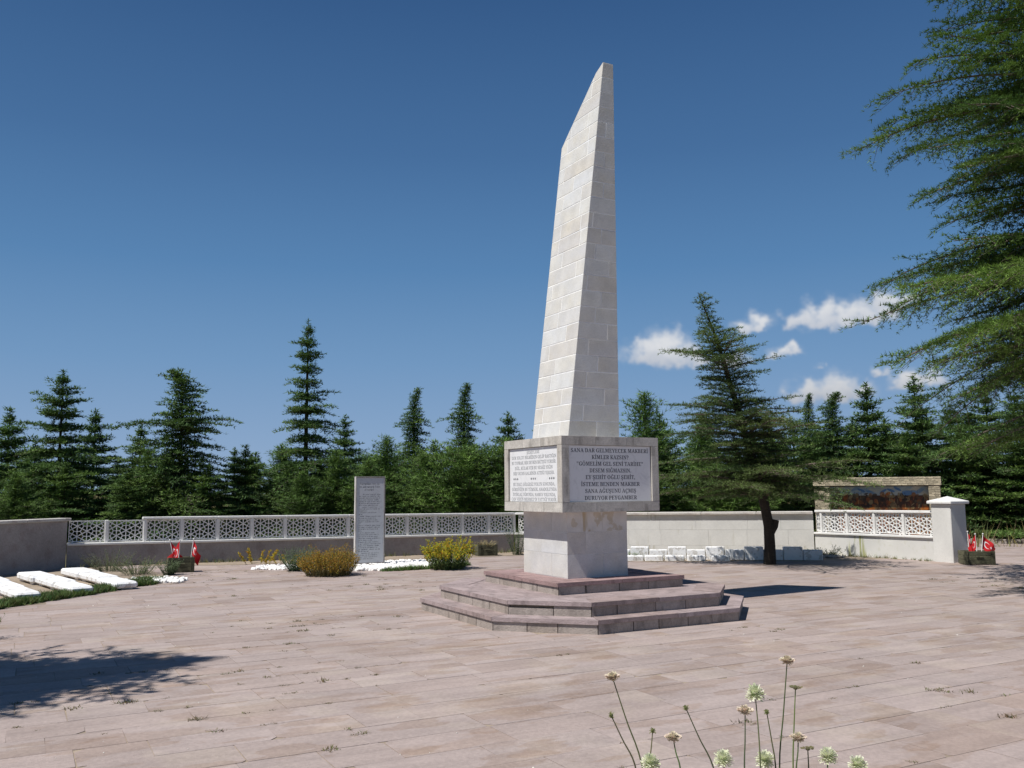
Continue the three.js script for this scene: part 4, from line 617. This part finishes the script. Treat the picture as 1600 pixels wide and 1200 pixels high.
{
  const r = rng(301), G = 'conifers in the plantation beyond the wall';
  const put = (kind, x, z, top, label, wide = 1, turn = r() * 6.28) => { const sy = (top - outer(x, z) + .05) / KH[kind]; return plant(K[kind], label, 'tree', G, x, z, turn, sy * wide, sy, kind.startsWith('pine') ? 'pine_tree' : 'cedar_tree'); };
  // the trees that stand out
  put('broad', -14.68, -29, 5.63, 'broad dark cedar with stepped tiers rising above the grey plastered wall', 1.0, 1.1);
  put('broadTwo', -10.39, -28, 5.75, 'broad cedar with bent drooping top behind the first fence panels', 1.05, 0);
  put('spire', -6.93, -30, 7.45, 'tallest slender cedar spire with gaps between tiers, behind the lattice fence', 1.0, .4);
  put('young', -6.75, -36, 4.62, 'young cedar just right of the tallest slender spire', 1.05);
  put('spireTwo', -3.75, -34, 5.64, 'slim pointed cedar rising behind the marble stele', 1.1);
  put('spireTwo', -1.89, -35, 5.94, 'dark slim cedar with drooping boughs between the stele and the obelisk', 1.15, 2.1);
  put('young', -.15, -33, 4.44, 'feathery young cedar tip showing beside the lit plaque', 1.15);
  put('pineTall', -4.35, -31, 3.5, 'bushy bright green pine right behind the marble stele', 1.1);
  put('pine', -1.6, -29.2, 2.85, 'round bright pine bush behind the fence next to the obelisk', 1.15);
  put('pineTall', 4.32, -29, 4.75, 'bright green pine standing behind the dark plaque', 1.15);
  put('spireTwo', 11.13, -33.5, 5.24, 'narrow cedar tip behind the leaning cedar', .9);
  put('broadTwo', 11.3, -31.5, 5.2, 'cedar with curled drooping tip beside the narrow one', .75, 2.5);
  put('young', 12.35, -31, 5.19, 'symmetrical pointed cedar above the left part of the mural', 1.1);
  put('young', 13.85, -30.6, 5.36, 'taller pointed cedar above the right jamb of the mural', 1.05, 1.7);
  const zone = (x, z) => { const q = x / -z; return q < -.52 ? 'beyond the grey plastered wall' : q < -.42 ? 'behind the end of the fence' : q < -.3 ? 'behind the fence above the crate of flags' : q < -.2 ? 'behind the fence above the dry bush' : q < -.12 ? 'behind the marble stele' : q < -.04 ? 'behind the fence above the yellow bush' : q < .06 ? 'behind the fence beside the obelisk' : q < .16 ? 'behind the inscribed block' : q < .26 ? 'behind the plain wall' : q < .33 ? 'behind the leaning cedar' : q < .46 ? 'behind the mural' : q < .56 ? 'behind the gate post' : 'behind the boughs of the large cedar'; };
  const called = (kind, x, z, top) => `${top < 3.05 ? 'low' : top < 4.1 ? 'middling' : 'tall'} ${kind.startsWith('pine') ? 'bushy bright pine' : kind.startsWith('broad') ? 'broad dark cedar' : kind === 'young' ? 'narrow young cedar' : kind === 'youngTwo' ? 'leafy young cedar' : 'slim cedar'} ${z < -38 ? 'in the distant rows ' : ''}${zone(x, z)}`;
  const rest = (kind, x, z, top, wide) => put(kind, x, z, top, called(kind, x, z, top), wide);
  for (const [k, x, z, top, w] of [['youngTwo', -17.2, -30.5, 4.5, 1.1], ['young', -15.9, -34, 4.74, 1.2], ['broad', -19.8, -32, 4.4, 1], ['young', -12.9, -31, 3.95, 1.15], ['pineTall', -12.0, -29.5, 3.0, 1.1], ['youngTwo', -8.7, -29.2, 3.1, 1.2], ['pineTall', -5.7, -29, 2.9, 1.15], ['pineTall', -7.9, -30.6, 3.2, 1.2], ['youngTwo', -2.9, -33, 3.4, 1.2], ['pineTall', -3.0, -30.2, 2.9, 1.1], ['pine', -.2, -29.0, 2.7, 1.1], ['youngTwo', .9, -30.5, 3.6, 1.2],
    ['pineTall', 2.7, -29.6, 3.4, 1.2], ['pineTall', 5.9, -28, 3.6, 1.2], ['youngTwo', 5.2, -31.5, 4.2, 1.2], ['pineTall', 7.3, -27.4, 3.3, 1.1], ['pineTall', 4.1, -27.2, 2.6, 1.1], ['youngTwo', 8.6, -30, 4.0, 1.25], ['pine', 6.6, -26.4, 2.2, 1.1], ['youngTwo', 9.9, -31.5, 3.9, 1.3], ['broad', 14.9, -32.5, 4.6, 1], ['broadTwo', 16.2, -31.6, 4.4, 1.1], ['broad', 17.6, -31.2, 5.0, 1.1], ['youngTwo', 16.9, -29.6, 3.9, 1.3], ['broad', 19.2, -30.2, 5.6, 1.1], ['youngTwo', 15.2, -30.3, 3.6, 1.4], ['broad', 21.2, -31, 5.8, 1.1], ['youngTwo', 18.6, -28.8, 3.4, 1.4], ['broadTwo', 22.8, -29.5, 5, 1.1], ['youngTwo', 12.9, -29.2, 3.4, 1.3], ['broad', 20.4, -34, 6.2, 1.1],
    ['youngTwo', -21.5, -29.5, 3.9, 1.2], ['youngTwo', -18.8, -27.6, 3.0, 1.3], ['youngTwo', -13.6, -27.3, 2.5, 1.4], ['youngTwo', -16.0, -27.6, 2.9, 1.4], ['youngTwo', -11.4, -26.6, 2.3, 1.5], ['youngTwo', -9.3, -27.4, 2.4, 1.4], ['pineTall', -14.6, -26.4, 2.2, 1.4], ['youngTwo', -17.6, -26.4, 2.3, 1.4], ['pineTall', -4.6, -28.6, 2.6, 1.2], ['pineTall', -6.6, -28.2, 2.2, 1.3], ['youngTwo', -12.6, -33, 3.2, 1.4], ['youngTwo', -18.4, -34.5, 3.6, 1.4], ['youngTwo', -8.6, -34, 3.0, 1.4], ['youngTwo', -5.0, -38, 3.1, 1.4], ['youngTwo', -10.6, -37, 3.2, 1.4], ['youngTwo', -15.2, -39.5, 3.3, 1.5], ['youngTwo', -20.5, -38, 3.4, 1.5], ['broadTwo', 7.2, -33, 4.6, 1.1], ['pineTall', 8.2, -28.4, 3.2, 1.2], ['youngTwo', 14.4, -34.5, 4.2, 1.4], ['youngTwo', 12.2, -35.5, 4.0, 1.4], ['broad', 18.2, -34.2, 5.2, 1.2], ['broad', 16.6, -33.8, 4.7, 1.2], ['broad', 24.6, -32.5, 5.6, 1.2], ['youngTwo', 20.6, -28.6, 3.2, 1.5], ['youngTwo', 22.4, -28.2, 3.4, 1.5]]) rest(k, x, z, top, w);
  for (const [k, x, z, top] of [['young', -14.9, -48, 3.94], ['spireTwo', -15.2, -52, 3.9], ['pine', -6.97, -45, 3.2], ['young', -9.9, -46, 3.3], ['young', -22, -50, 3.6], ['youngTwo', -25.5, -47, 3.5], ['young', -19, -45, 3.2], ['young', -11.8, -50, 3.0], ['youngTwo', -2.2, -50, 3.2], ['young', .5, -46, 3.2], ['young', 3.2, -44, 3.6], ['youngTwo', 7.2, -42, 3.6], ['young', -4.8, -52, 3.1], ['young', 16, -42, 4.8], ['young', 20.5, -41, 5], ['young', 24, -40, 5], ['young', -29, -46, 3.3], ['young', 11, -44, 3.8], ['youngTwo', 13.6, -40, 4.0], ['youngTwo', -17, -58, 3.2], ['young', -8, -60, 3.0], ['young', -26, -60, 3.3], ['young', -33, -56, 3.3]]) put(k, x, z, top, k === 'pine' ? 'small dark pine in the distance left of the marble stele' : called(k, x, z, top), 1.1);
}
{ // two look-alikes in one place: tell the nearer from the farther
  const by = new Map(); scene.children.filter((o) => o.userData.group === 'conifers in the plantation beyond the wall').forEach((o) => { const k = o.userData.label; by.set(k, [...(by.get(k) ?? []), o]); });
  for (const [k, l] of by) if (l.length === 2) { l.sort((a, b) => b.position.z - a.position.z); l[0].userData.label = 'nearer ' + k; l[1].userData.label = 'farther ' + k; }
}
// the leaning cedar inside the yard
{
  const pts = [[0, 0], [.03, .35], [-.03, .62], [.02, .95], [-.06, 1.25], [-.16, 1.7], [-.3, 2.3], [-.62, 3.6], [-.95, 4.9], [-1.32, 5.93]], H = 5.93;
  const path = (t) => { const y = t * H; let i = 0; while (i < pts.length - 2 && y > pts[i + 1][1]) i++; const a = pts[i], b = pts[i + 1], k = (y - a[1]) / (b[1] - a[1]); return [lerp(a[0], b[0], k), y, Math.sin(t * 5) * .05]; };
  const c = cedar({ seed: 401, H, R: 2.8, limbs: 165, coreStep: .1, side: (a, t) => (t < .5 && Math.cos(a) > .2 && Math.sin(a) > -.2 ? .86 : 1), h0: .25, trunkR: .128, trunkProfile: (t) => (t < .06 ? 1.05 - t * 2.4 : .92 * Math.pow(1 - t, .85)), path, droop: .17, rise: [.12, .5], prof: (t) => { const k = (t - .25) / .75; return (.19 + .92 * Math.pow(1 - k, 1.3)) * (k < .06 ? .8 : 1) * (.86 + .2 * Math.sin(t * 27)); }, reach: [.34, 1.06], longShare: .15, longBy: 1.2, whorl: 0, len: .075, wid: .015, blades: 6, tuftStep: .06, step: .10, limbR: .035, shoot: .40, pack: 1.15, cols: [[.108, .170, .050], [.088, .148, .050], [.140, .205, .058]] });
  const o = plant(c, 'leaning cedar with bare crooked trunk growing in front of the plain wall', 'tree', null, 5.42, -19.2, 0, 1);
  o.children.find((k) => k.name === 'trunk').geometry.computeVertexNormals();
  const stub = new TB(); stub.tube([[.02, .72, .02], [.12, .86, .05], [.15, .98, .06]], [.11, .08, .07], 8, [1, 1, 1]); stub.tube([[.15, .98, .06], [.15, .981, .06]], [.07, .001], 8, [1, 1, 1]); mesh('cut_branch_stub', uvFlat(stub.geo()), M.bark, o);
}
// the big cedar whose boughs enter from the right
{
  const c = cedar({ seed: 411, H: 12, R: 4.35, side: (a) => 1 - .3 * Math.max(0, Math.sin(a)), limbs: 380, h0: .225, pack: 1.12, trunkR: .26, droop: .30, rise: [.02, .7], prof: (t) => (t < .62 ? .86 + .16 * Math.sin(t * 19) : Math.pow((1 - t) / .38, .8)), reach: [.6, 1.05], longShare: .08, longBy: 1.12, len: .095, wid: .016, blades: 5, tuftStep: .07, step: .13, limbR: .045, thin: (a) => Math.cos(a) > .3, shoot: .36, shootMax: 1.3, fill: 2.6, hang: .75, plate: .6, whorl: 22, cols: [[0.107, 0.187, 0.039], [0.085, 0.159, 0.039], [0.153, 0.250, 0.049], [0.123, 0.210, 0.044]] });
  plant(c, 'large cedar with sweeping boughs beside the yard, higher than the gate post', 'tree', null, 9.75, -13.3, 0, 1);
}
// the cedar outside the frame on the left, whose shadow falls on the paving
{
  const c = cedar({ seed: 421, H: 8.1, R: 2.5, limbs: 170, h0: .27, droop: .3, whorl: 14, prof: (t) => (t < .5 ? .95 : 1.75 * (1 - t)) * (.85 + .2 * Math.sin(t * 23)), reach: [.5, 1.0], longShare: .1, longBy: 1.15, len: .13, wid: .04, tuftStep: .085, step: .13, shoot: .42 });
  plant(c, 'cedar standing at the edge of the paving, casting its shadow over the slabs', 'tree', null, -7.0, -6.3, 2.0, 1);
}

// ---------------------------------------------------------------- bushes and weeds
function herb(o) {   // upright stems with leaves, flowers on the upper part
  const { seed, n, h, spread, base = .12, leaf = [.05, .014], leaves = 14, flower = 0, fcol = [.6, .5, .05], cols = [[.09, .13, .05], [.12, .16, .06]], stem = .003, lean = .35, top = .55, fsize = .012, from = 0 } = o;
  const r = rng(seed), T = new TB(), Fl = new TB();
  for (let i = 0; i < n; i++) {
    const a = r() * 6.283, q = Math.sqrt(r()), bx = Math.cos(a) * q * base, bz = Math.sin(a) * q * base, hh = h * (.6 + r() * .45) * (1 - .35 * q * q * (o.dome ?? .6)) * (1 - (o.lumpy ?? .2) * (.5 + .5 * Math.sin(bx * 9 + 1 + i % 3) * Math.cos(bz * 8))), ox = Math.cos(a) * q * spread, oz = Math.sin(a) * q * spread, k = .8 + r() * .4, c0 = cols[Math.floor(r() * cols.length)], c = c0.map((v) => v * k), cv = lean * (r() - .3);
    const at = (s) => [bx + ox * (s * (1 - cv) + s * s * cv), hh * s, bz + oz * (s * (1 - cv) + s * s * cv)];
    T.tube([at(0), at(.5), at(1)], [stem, stem * .8, stem * .4], 3, c);
    for (let j = 0; j < leaves; j++) { const s = from + (1 - from) * (j + r()) / leaves, p = at(s), b = r() * 6.3, d = unit([Math.cos(b), .2 + r() * .7, Math.sin(b)]), sd = unit([-d[2], (r() - .5) * .5, d[0]]), L = leaf[0] * (.6 + r() * .7) * (1.15 - s * .6), w = leaf[1] * (.7 + r() * .6); const m = V3(p, d, L * .5); T.tri(p, V3(m, sd, w / 2), V3(m, sd, -w / 2), c); T.tri(V3(m, sd, w / 2), V3(p, d, L), V3(m, sd, -w / 2), c); }
    if (flower) for (let j = 0; j < flower; j++) { const s = top + (1.02 - top) * r(), p0 = at(s), p = [p0[0] + (r() - .5) * .05, p0[1] + (r() - .5) * .03, p0[2] + (r() - .5) * .05], f = fcol.map((v) => v * (.75 + r() * .5)); for (let m = 0; m < 3; m++) { const d = unit([r() - .5, r() * .6, r() - .5]), e = unit([r() - .5, r() - .5, r() - .5]); Fl.tri(V3(p, d, fsize), V3(p, e, fsize), V3(p, unit([r() - .5, r() - .5, r() - .5]), fsize), f); } }
  }
  return { foliage: T.geo(), flowers: flower ? Fl.geo() : null };
}
function herbThing(name, label, category, x, z, opt, group, y = null) { const p = herb(opt), o = thing(name, label, category, [x, (y ?? ground(z)) - .01, z], 0, group); mesh('foliage', p.foliage, herbMat, o); if (p.flowers) mesh('flowers', p.flowers, petalMat, o); return o; }
herbThing('dry_bush', 'rounded bush of rusty yellow dry flowers beside the stele', 'bush', -3.55, -17.45, { seed: 501, n: 640, h: .72, spread: .2, base: .40, leaf: [.04, .011], leaves: 12, flower: 12, fcol: [.42, .27, .04], cols: [[.20, .17, .06], [.15, .16, .07], [.24, .19, .07]], fsize: .013, top: .45, dome: 1.15, lumpy: .45 });
herbThing('yellow_bush', 'bush with bright yellow flower heads over green leaves right of the stele', 'bush', -1.35, -18.6, { seed: 502, n: 210, h: .80, spread: .26, base: .32, leaf: [.09, .024], leaves: 16, flower: 20, fcol: [.60, .50, .04], cols: [[.09, .15, .05], [.12, .18, .06], [.15, .20, .06]], fsize: .016, top: .68, dome: .8, lumpy: .45 });
herbThing('tall_weed', 'bluish green feathery weed left of the rusty dry bush', 'weed', -4.42, -18.45, { seed: 503, n: 90, h: .66, spread: .3, base: .12, leaf: [.07, .012], leaves: 22, cols: [[.10, .16, .09], [.12, .18, .10], [.09, .14, .06]], dome: .7 });
herbThing('tall_weed', 'tall thin weed growing against the lattice fence beside the obelisk', 'weed', .12, -23.3, { seed: 504, n: 34, h: 1.08, spread: .26, base: .12, leaf: [.085, .014], leaves: 30, cols: [[.10, .15, .07], [.13, .17, .08]], dome: .4 });
herbThing('yellow_spikes', 'tall yellow flowering spikes at the foot of the grey fence base', 'weed', -5.72, -20.35, { seed: 505, n: 7, h: .50, spread: .22, base: .3, leaf: [.05, .014], leaves: 16, flower: 60, fcol: [.55, .40, .03], cols: [[.24, .20, .05], [.2, .2, .06]], top: .2, stem: .006, fsize: .018 });
herbThing('yellow_spikes', 'short yellow spikes beside the bluish green weed', 'weed', -5.05, -20.1, { seed: 506, n: 9, h: .3, spread: .3, base: .35, leaf: [.04, .012], leaves: 14, flower: 36, fcol: [.5, .38, .04], cols: [[.22, .19, .05]], top: .25, stem: .005, fsize: .016 });
herbThing('leafy_weed', 'grey green weed in front of the crate by the graves', 'weed', -6.72, -17.75, { seed: 507, n: 46, h: .42, spread: .18, base: .1, leaf: [.06, .016], leaves: 22, cols: [[.11, .15, .07], [.09, .13, .06]] });
herbThing('leafy_weed', 'spreading grey weed between the graves and the fence', 'weed', -8.35, -18.75, { seed: 508, n: 70, h: .55, spread: .4, base: .25, leaf: [.06, .012], leaves: 20, cols: [[.12, .14, .08], [.10, .12, .06]] });
herbThing('leafy_weed', 'low pale weed left of the crate by the graves', 'weed', -7.45, -18.0, { seed: 509, n: 60, h: .4, spread: .34, base: .25, leaf: [.06, .012], leaves: 20, cols: [[.13, .16, .08], [.11, .14, .06]] });
herbThing('leafy_weed', 'small green weed at the foot of the stained lattice wall', 'weed', 7.35, -21.25, { seed: 510, n: 30, h: .34, spread: .35, base: .12, leaf: [.12, .018], leaves: 9, cols: [[.12, .17, .07], [.10, .14, .06]] });
herbThing('grass_clump', 'green grass clump beside the obelisk pedestal at the block row', 'grass', 2.62, -20.75, { seed: 511, n: 70, h: .24, spread: .22, base: .2, leaf: [.12, .01], leaves: 4, cols: [[.11, .17, .05], [.14, .19, .06]] });
herbThing('dry_grass', 'tuft of dry straw growing in the crate by the lattice fence', 'grass', -.70, -23.05, { seed: 512, n: 90, h: .22, spread: .22, base: .16, leaf: [.09, .006], leaves: 4, cols: [[.42, .34, .18], [.34, .28, .14], [.2, .2, .1]] }, null, ground(-23) + .22);
herbThing('leafy_weed', 'dark weed at the left edge of the paving', 'weed', -5.95, -10.1, { seed: 513, n: 36, h: .42, spread: .2, base: .12, leaf: [.1, .012], leaves: 10, cols: [[.12, .13, .07], [.10, .12, .05]] });

// ground cover: one mat edging the graves, grass by the pebble bed and walls, weeds in the joints
function grassBlades(name, label, spots, seed, h, w, cols, per, flat = 1, at = (x, z) => ground(z)) {
  const r = rng(seed), T = new TB();
  for (const [x, z, k = 1] of spots) for (let i = 0; i < per; i++) { const a = r() * 6.3, b = r() * 6.3, bx = x + Math.cos(a) * .05 * r() * k, bz = z + Math.sin(a) * .05 * r() * k, hh = h * k * (.5 + r() * .8), y = at(x, z) - .004, L = hh * (.3 + r() * .9) * flat, c = cols[Math.floor(r() * cols.length)].map((v) => v * (.75 + r() * .5)); T.tri([bx + Math.cos(b + 1.57) * w / 2, y, bz + Math.sin(b + 1.57) * w / 2], [bx - Math.cos(b + 1.57) * w / 2, y, bz - Math.sin(b + 1.57) * w / 2], [bx + Math.cos(b) * L, y + hh, bz + Math.sin(b) * L], c); }
  const m = mesh(numbered(name), T.geo(), herbMat, scene); return tag(m, label, 'grass', null, 'stuff');
}
{
  const r = rng(601), S = [];
  for (let i = 0; i < 1500; i++) { const t = r() * (plotEdge.length - 2), k = Math.floor(t), f = t - k, a = plotEdge[k], b = plotEdge[k + 1], w = Math.pow(r(), .8) * .5; S.push([lerp(a[0], b[0], f) - w * .95 + (r() - .5) * .06, lerp(a[1], b[1], f) - w * .2, .7 + r() * .6]); }
  grassBlades('ground_cover', 'low green ground cover edging the white graves', S, 602, .085, .022, [[.085, .135, .035], [.065, .11, .03], [.12, .16, .05]], 14);
  const P = []; for (let i = 0; i < 330; i++) { const u = -.3 + r() * 2.1, v = 6.85 + Math.pow((u - .15) / 1.75, 2) * .45 + (r() - .5) * .2, [x, z] = WU(u, v); P.push([x, z, .7 + r() * .7]); }
  grassBlades('ground_cover', 'green grass edging the bed of white pebbles', P, 603, .075, .016, [[.10, .17, .045], [.13, .19, .055]], 10);
  const Wd = [];
  for (let i = 0; i < 420; i++) { const s = r(), a = r() < .6 ? [C1, C2] : [C2, C3]; if (r() < .35) continue; const x = lerp(a[0][0], a[1][0], s), z = lerp(a[0][1], a[1][1], s), n = a[0] === C1 ? [.478, .878] : [-.28, .96], q = .04 + r() * r() * .5; Wd.push([x + n[0] * q, z + n[1] * q, .5 + r() * 1.1]); }
  for (let i = 0; i < 90; i++) { const s = r() * .85, x = lerp(C3[0], C5[0], s), z = lerp(C3[1], C5[1], s), q = .03 + r() * r() * .25; Wd.push([x - .878 * q, z + .478 * q, .35 + r() * .6]); }
  for (let i = 0; i < 200; i++) { const x = 2.4 + r() * 3, z = -20.85 + (r() - .5) * .5; Wd.push([x, z, .6 + r() * 1.0]); }
  grassBlades('wall_grass', 'thin grass growing along the foot of the walls', Wd, 604, .10, .01, [[.14, .16, .06], [.2, .19, .09], [.1, .13, .04], [.3, .25, .13]], 8);
  // joints
  const J = []; let guard = 0;
  while (J.length < 900 && guard++ < 30000) { const u = -14 + r() * 26, row = Math.round(-22 + r() * 44), along = r() < .8, v = along ? row * .4 + .06 + (r() - .5) * .012 : -9 + r() * 18, [x, z] = WU(u, v); if (z > -4.8 || z < -19 || Math.abs(x) > -z * .66 || x < -6.4) continue; if (Math.abs(u) < 2.05 && Math.abs(v) < 2.05) continue; if (fbm(x * .45 + 30, z * .45 + 30, 256, 3) < .46 + r() * .2) continue; J.push([x, z, .2 + Math.pow(r(), 3) * 1.5]); if (r() < .45) { const n = 1 + Math.floor(r() * 3); for (let k = 0; k < n; k++) { const [a, b] = WU(u + (r() - .5) * .22, v); J.push([a, b, .2 + r() * .5]); } } }
  grassBlades('joint_weeds', 'tiny brown and green weeds in the joints of the paving', J, 605, .017, .010, [[.13, .12, .04], [.16, .12, .06], [.10, .09, .05], [.14, .15, .04]], 34, 1.9);
  // dry meadow beyond the fence
  const Mw = []; for (let i = 0; i < 2600; i++) { const x = -24 + r() * 50, z = -25.5 - r() * 14; const [u, v] = toUV(x, z); if (v < 12.2 && x < .2) continue; Mw.push([x, z, 1.5 + r() * 2.2]); }
  grassBlades('meadow_grass', 'dry yellowish meadow grass beyond the fence', Mw, 606, .22, .02, [[.24, .21, .08], [.30, .25, .11], [.16, .18, .06]], 7, 1, outer);
}

// ---------------------------------------------------------------- scabious flowers in front
{
  const heads = [[0.288, 1.053, -2.7, 'd', 0.364, 0.816, -2.67, 0], [0.277, 0.957, -2.65, 'b', 0.338, 0.83, -2.62, 0], [0.371, 0.854, -2.55, 'w', 0.368, 0.802, -2.52, 0], [0.444, 0.908, -2.6, 'd', 0.456, 0.836, -2.57, 0], [0.51, 0.952, -2.75, 'b', 0.58, 0.79, -2.72, 1], [0.582, 0.848, -2.6, 'w', 0.576, 0.784, -2.57, 1], [0.648, 0.979, -2.6, 'd', 0.633, 0.835, -2.57, 1], [0.665, 1.035, -2.55, 'w', 0.664, 0.849, -2.52, 1], [0.736, 0.951, -2.7, 'b', 0.747, 0.804, -2.67, 1], [0.787, 1.105, -2.65, 'd', 0.744, 0.819, -2.62, 2], [0.838, 1.008, -2.75, 'c', 0.812, 0.789, -2.72, 2], [0.794, 0.905, -2.6, 'd', 0.776, 0.834, -2.57, 2], [0.725, 0.817, -2.7, 'w', 0.718, 0.752, -2.67, 1], [0.835, 0.862, -2.65, 'c', 0.824, 0.767, -2.62, 2], [0.875, 0.853, -2.6, 'w', 0.862, 0.799, -2.57, 2], [0.402, 0.901, -2.7, 'b', 0.383, 0.807, -2.67, 0], [0.993, 0.801, -2.7, 'w', 0.979, 0.75, -2.67, 2]];
  const foot = [[.42, -2.62], [.66, -2.6], [.80, -2.62]], r = rng(701);
  const labels = ['wild scabious plant with one high pinkish head leaning outwards', 'wild scabious plant with the largest round pale green head', 'wild scabious plant with the tallest upright stem and flat pink head'];
  const P = labels.map((l, i) => thing('scabious_plant', l, 'flower', [foot[i][0], 0, foot[i][1]], 0, 'wild scabious in front of the paving'));
  const green = [[.13, .18, .07], [.11, .13, .06], [.15, .20, .08]];
  for (const [x, y, z, kind, sx, sy, sz, pl] of heads) {
    const o = P[pl], f = foot[pl], T = new TB(), loc = (p) => [p[0] - f[0], p[1], p[2] - f[1]], c = green[Math.floor(r() * 3)].map((v) => v * (.7 + r() * .4)), low = [lerp(sx, f[0], .45), sy * .5, lerp(sz, f[1], .5)];
    const pts = [[f[0] + (r() - .5) * .03, -.01, f[1] + (r() - .5) * .03], low, [sx, sy, sz], [(sx + x) / 2 + (r() - .5) * .004, (sy + y) / 2, (sz + z) / 2], [x, y, z]].map(loc), curve = new THREE.CatmullRomCurve3(pts.map((p) => new THREE.Vector3(...p))), cp = curve.getPoints(18).map((v) => [v.x, v.y, v.z]);
    T.tube(cp, cp.map((_, i) => lerp(.0032, .0016, i / 18)), 6, c);
    mesh('stem', T.geo(), herbMat, o);
    const Hd = new TB(), C = loc([x, y, z]), dirv = unit([cp[18][0] - cp[15][0], cp[18][1] - cp[15][1], cp[18][2] - cp[15][2]]);
    const petals = (n, R, flat, colA, colB, lenP) => { for (let i = 0; i < n; i++) { const a = i * 2.39996, yy = flat ? .15 + .5 * r() : 1 - 1.55 * (i + .5) / n, q = flat ? .35 + .65 * Math.sqrt((i + .5) / n) : Math.sqrt(Math.max(0, 1 - yy * yy)), d = unit([Math.cos(a) * q + dirv[0] * .3, yy * (flat ? .35 : 1), Math.sin(a) * q]), base = V3(C, d, R * .45), tip = V3(C, d, R * (.8 + r() * .35)), s = unit([-d[2], (r() - .5) * .8, d[0]]), w = lenP * (.8 + r() * .5), k = r(), col = colA.map((v, j) => lerp(v, colB[j], k)); Hd.tri(V3(base, s, w * .3), V3(base, s, -w * .3), V3(tip, s, w * .6), col); Hd.tri(V3(base, s, -w * .3), V3(tip, s, -w * .6), V3(tip, s, w * .6), col); } };
    const ball = (R, col, sq = 1) => { const g = new THREE.IcosahedronGeometry(R, 1).attributes.position; for (let i = 0; i < g.count; i += 3) { const q = [0, 1, 2].map((k) => [C[0] + g.getX(i + k), C[1] + g.getY(i + k) * sq, C[2] + g.getZ(i + k)]); Hd.tri(q[0], q[1], q[2], col.map((v) => v * (.85 + r() * .3))); } };
    if (kind === 'w') { ball(.013, [.45, .50, .26]); petals(150, .027, false, [.62, .66, .42], [.80, .80, .66], .0055); }
    else if (kind === 'd') { ball(.012, [.52, .42, .32], .7); petals(120, .023, true, [.78, .62, .54], [.74, .70, .54], .006); petals(90, .017, false, [.72, .60, .50], [.66, .62, .44], .005); }
    else if (kind === 'c') { ball(.007, [.12, .11, .05], .7); petals(26, .019, true, [.13, .14, .05], [.20, .17, .08], .006); }
    else { ball(.006, [.16, .17, .06], 1.1); petals(18, .011, false, [.16, .19, .07], [.22, .2, .09], .004); }
    mesh('flower_head', Hd.geo(), petalMat, o);
  }
  for (let i = 0; i < 3; i++) { const p = herb({ seed: 710 + i, n: 9, h: .84, spread: .16, base: .05, leaf: [.06, .011], leaves: 12, cols: green, stem: .0016, from: .3 }); mesh('leaves', p.foliage, herbMat, P[i]); }
}

renderer.render(scene, camera);
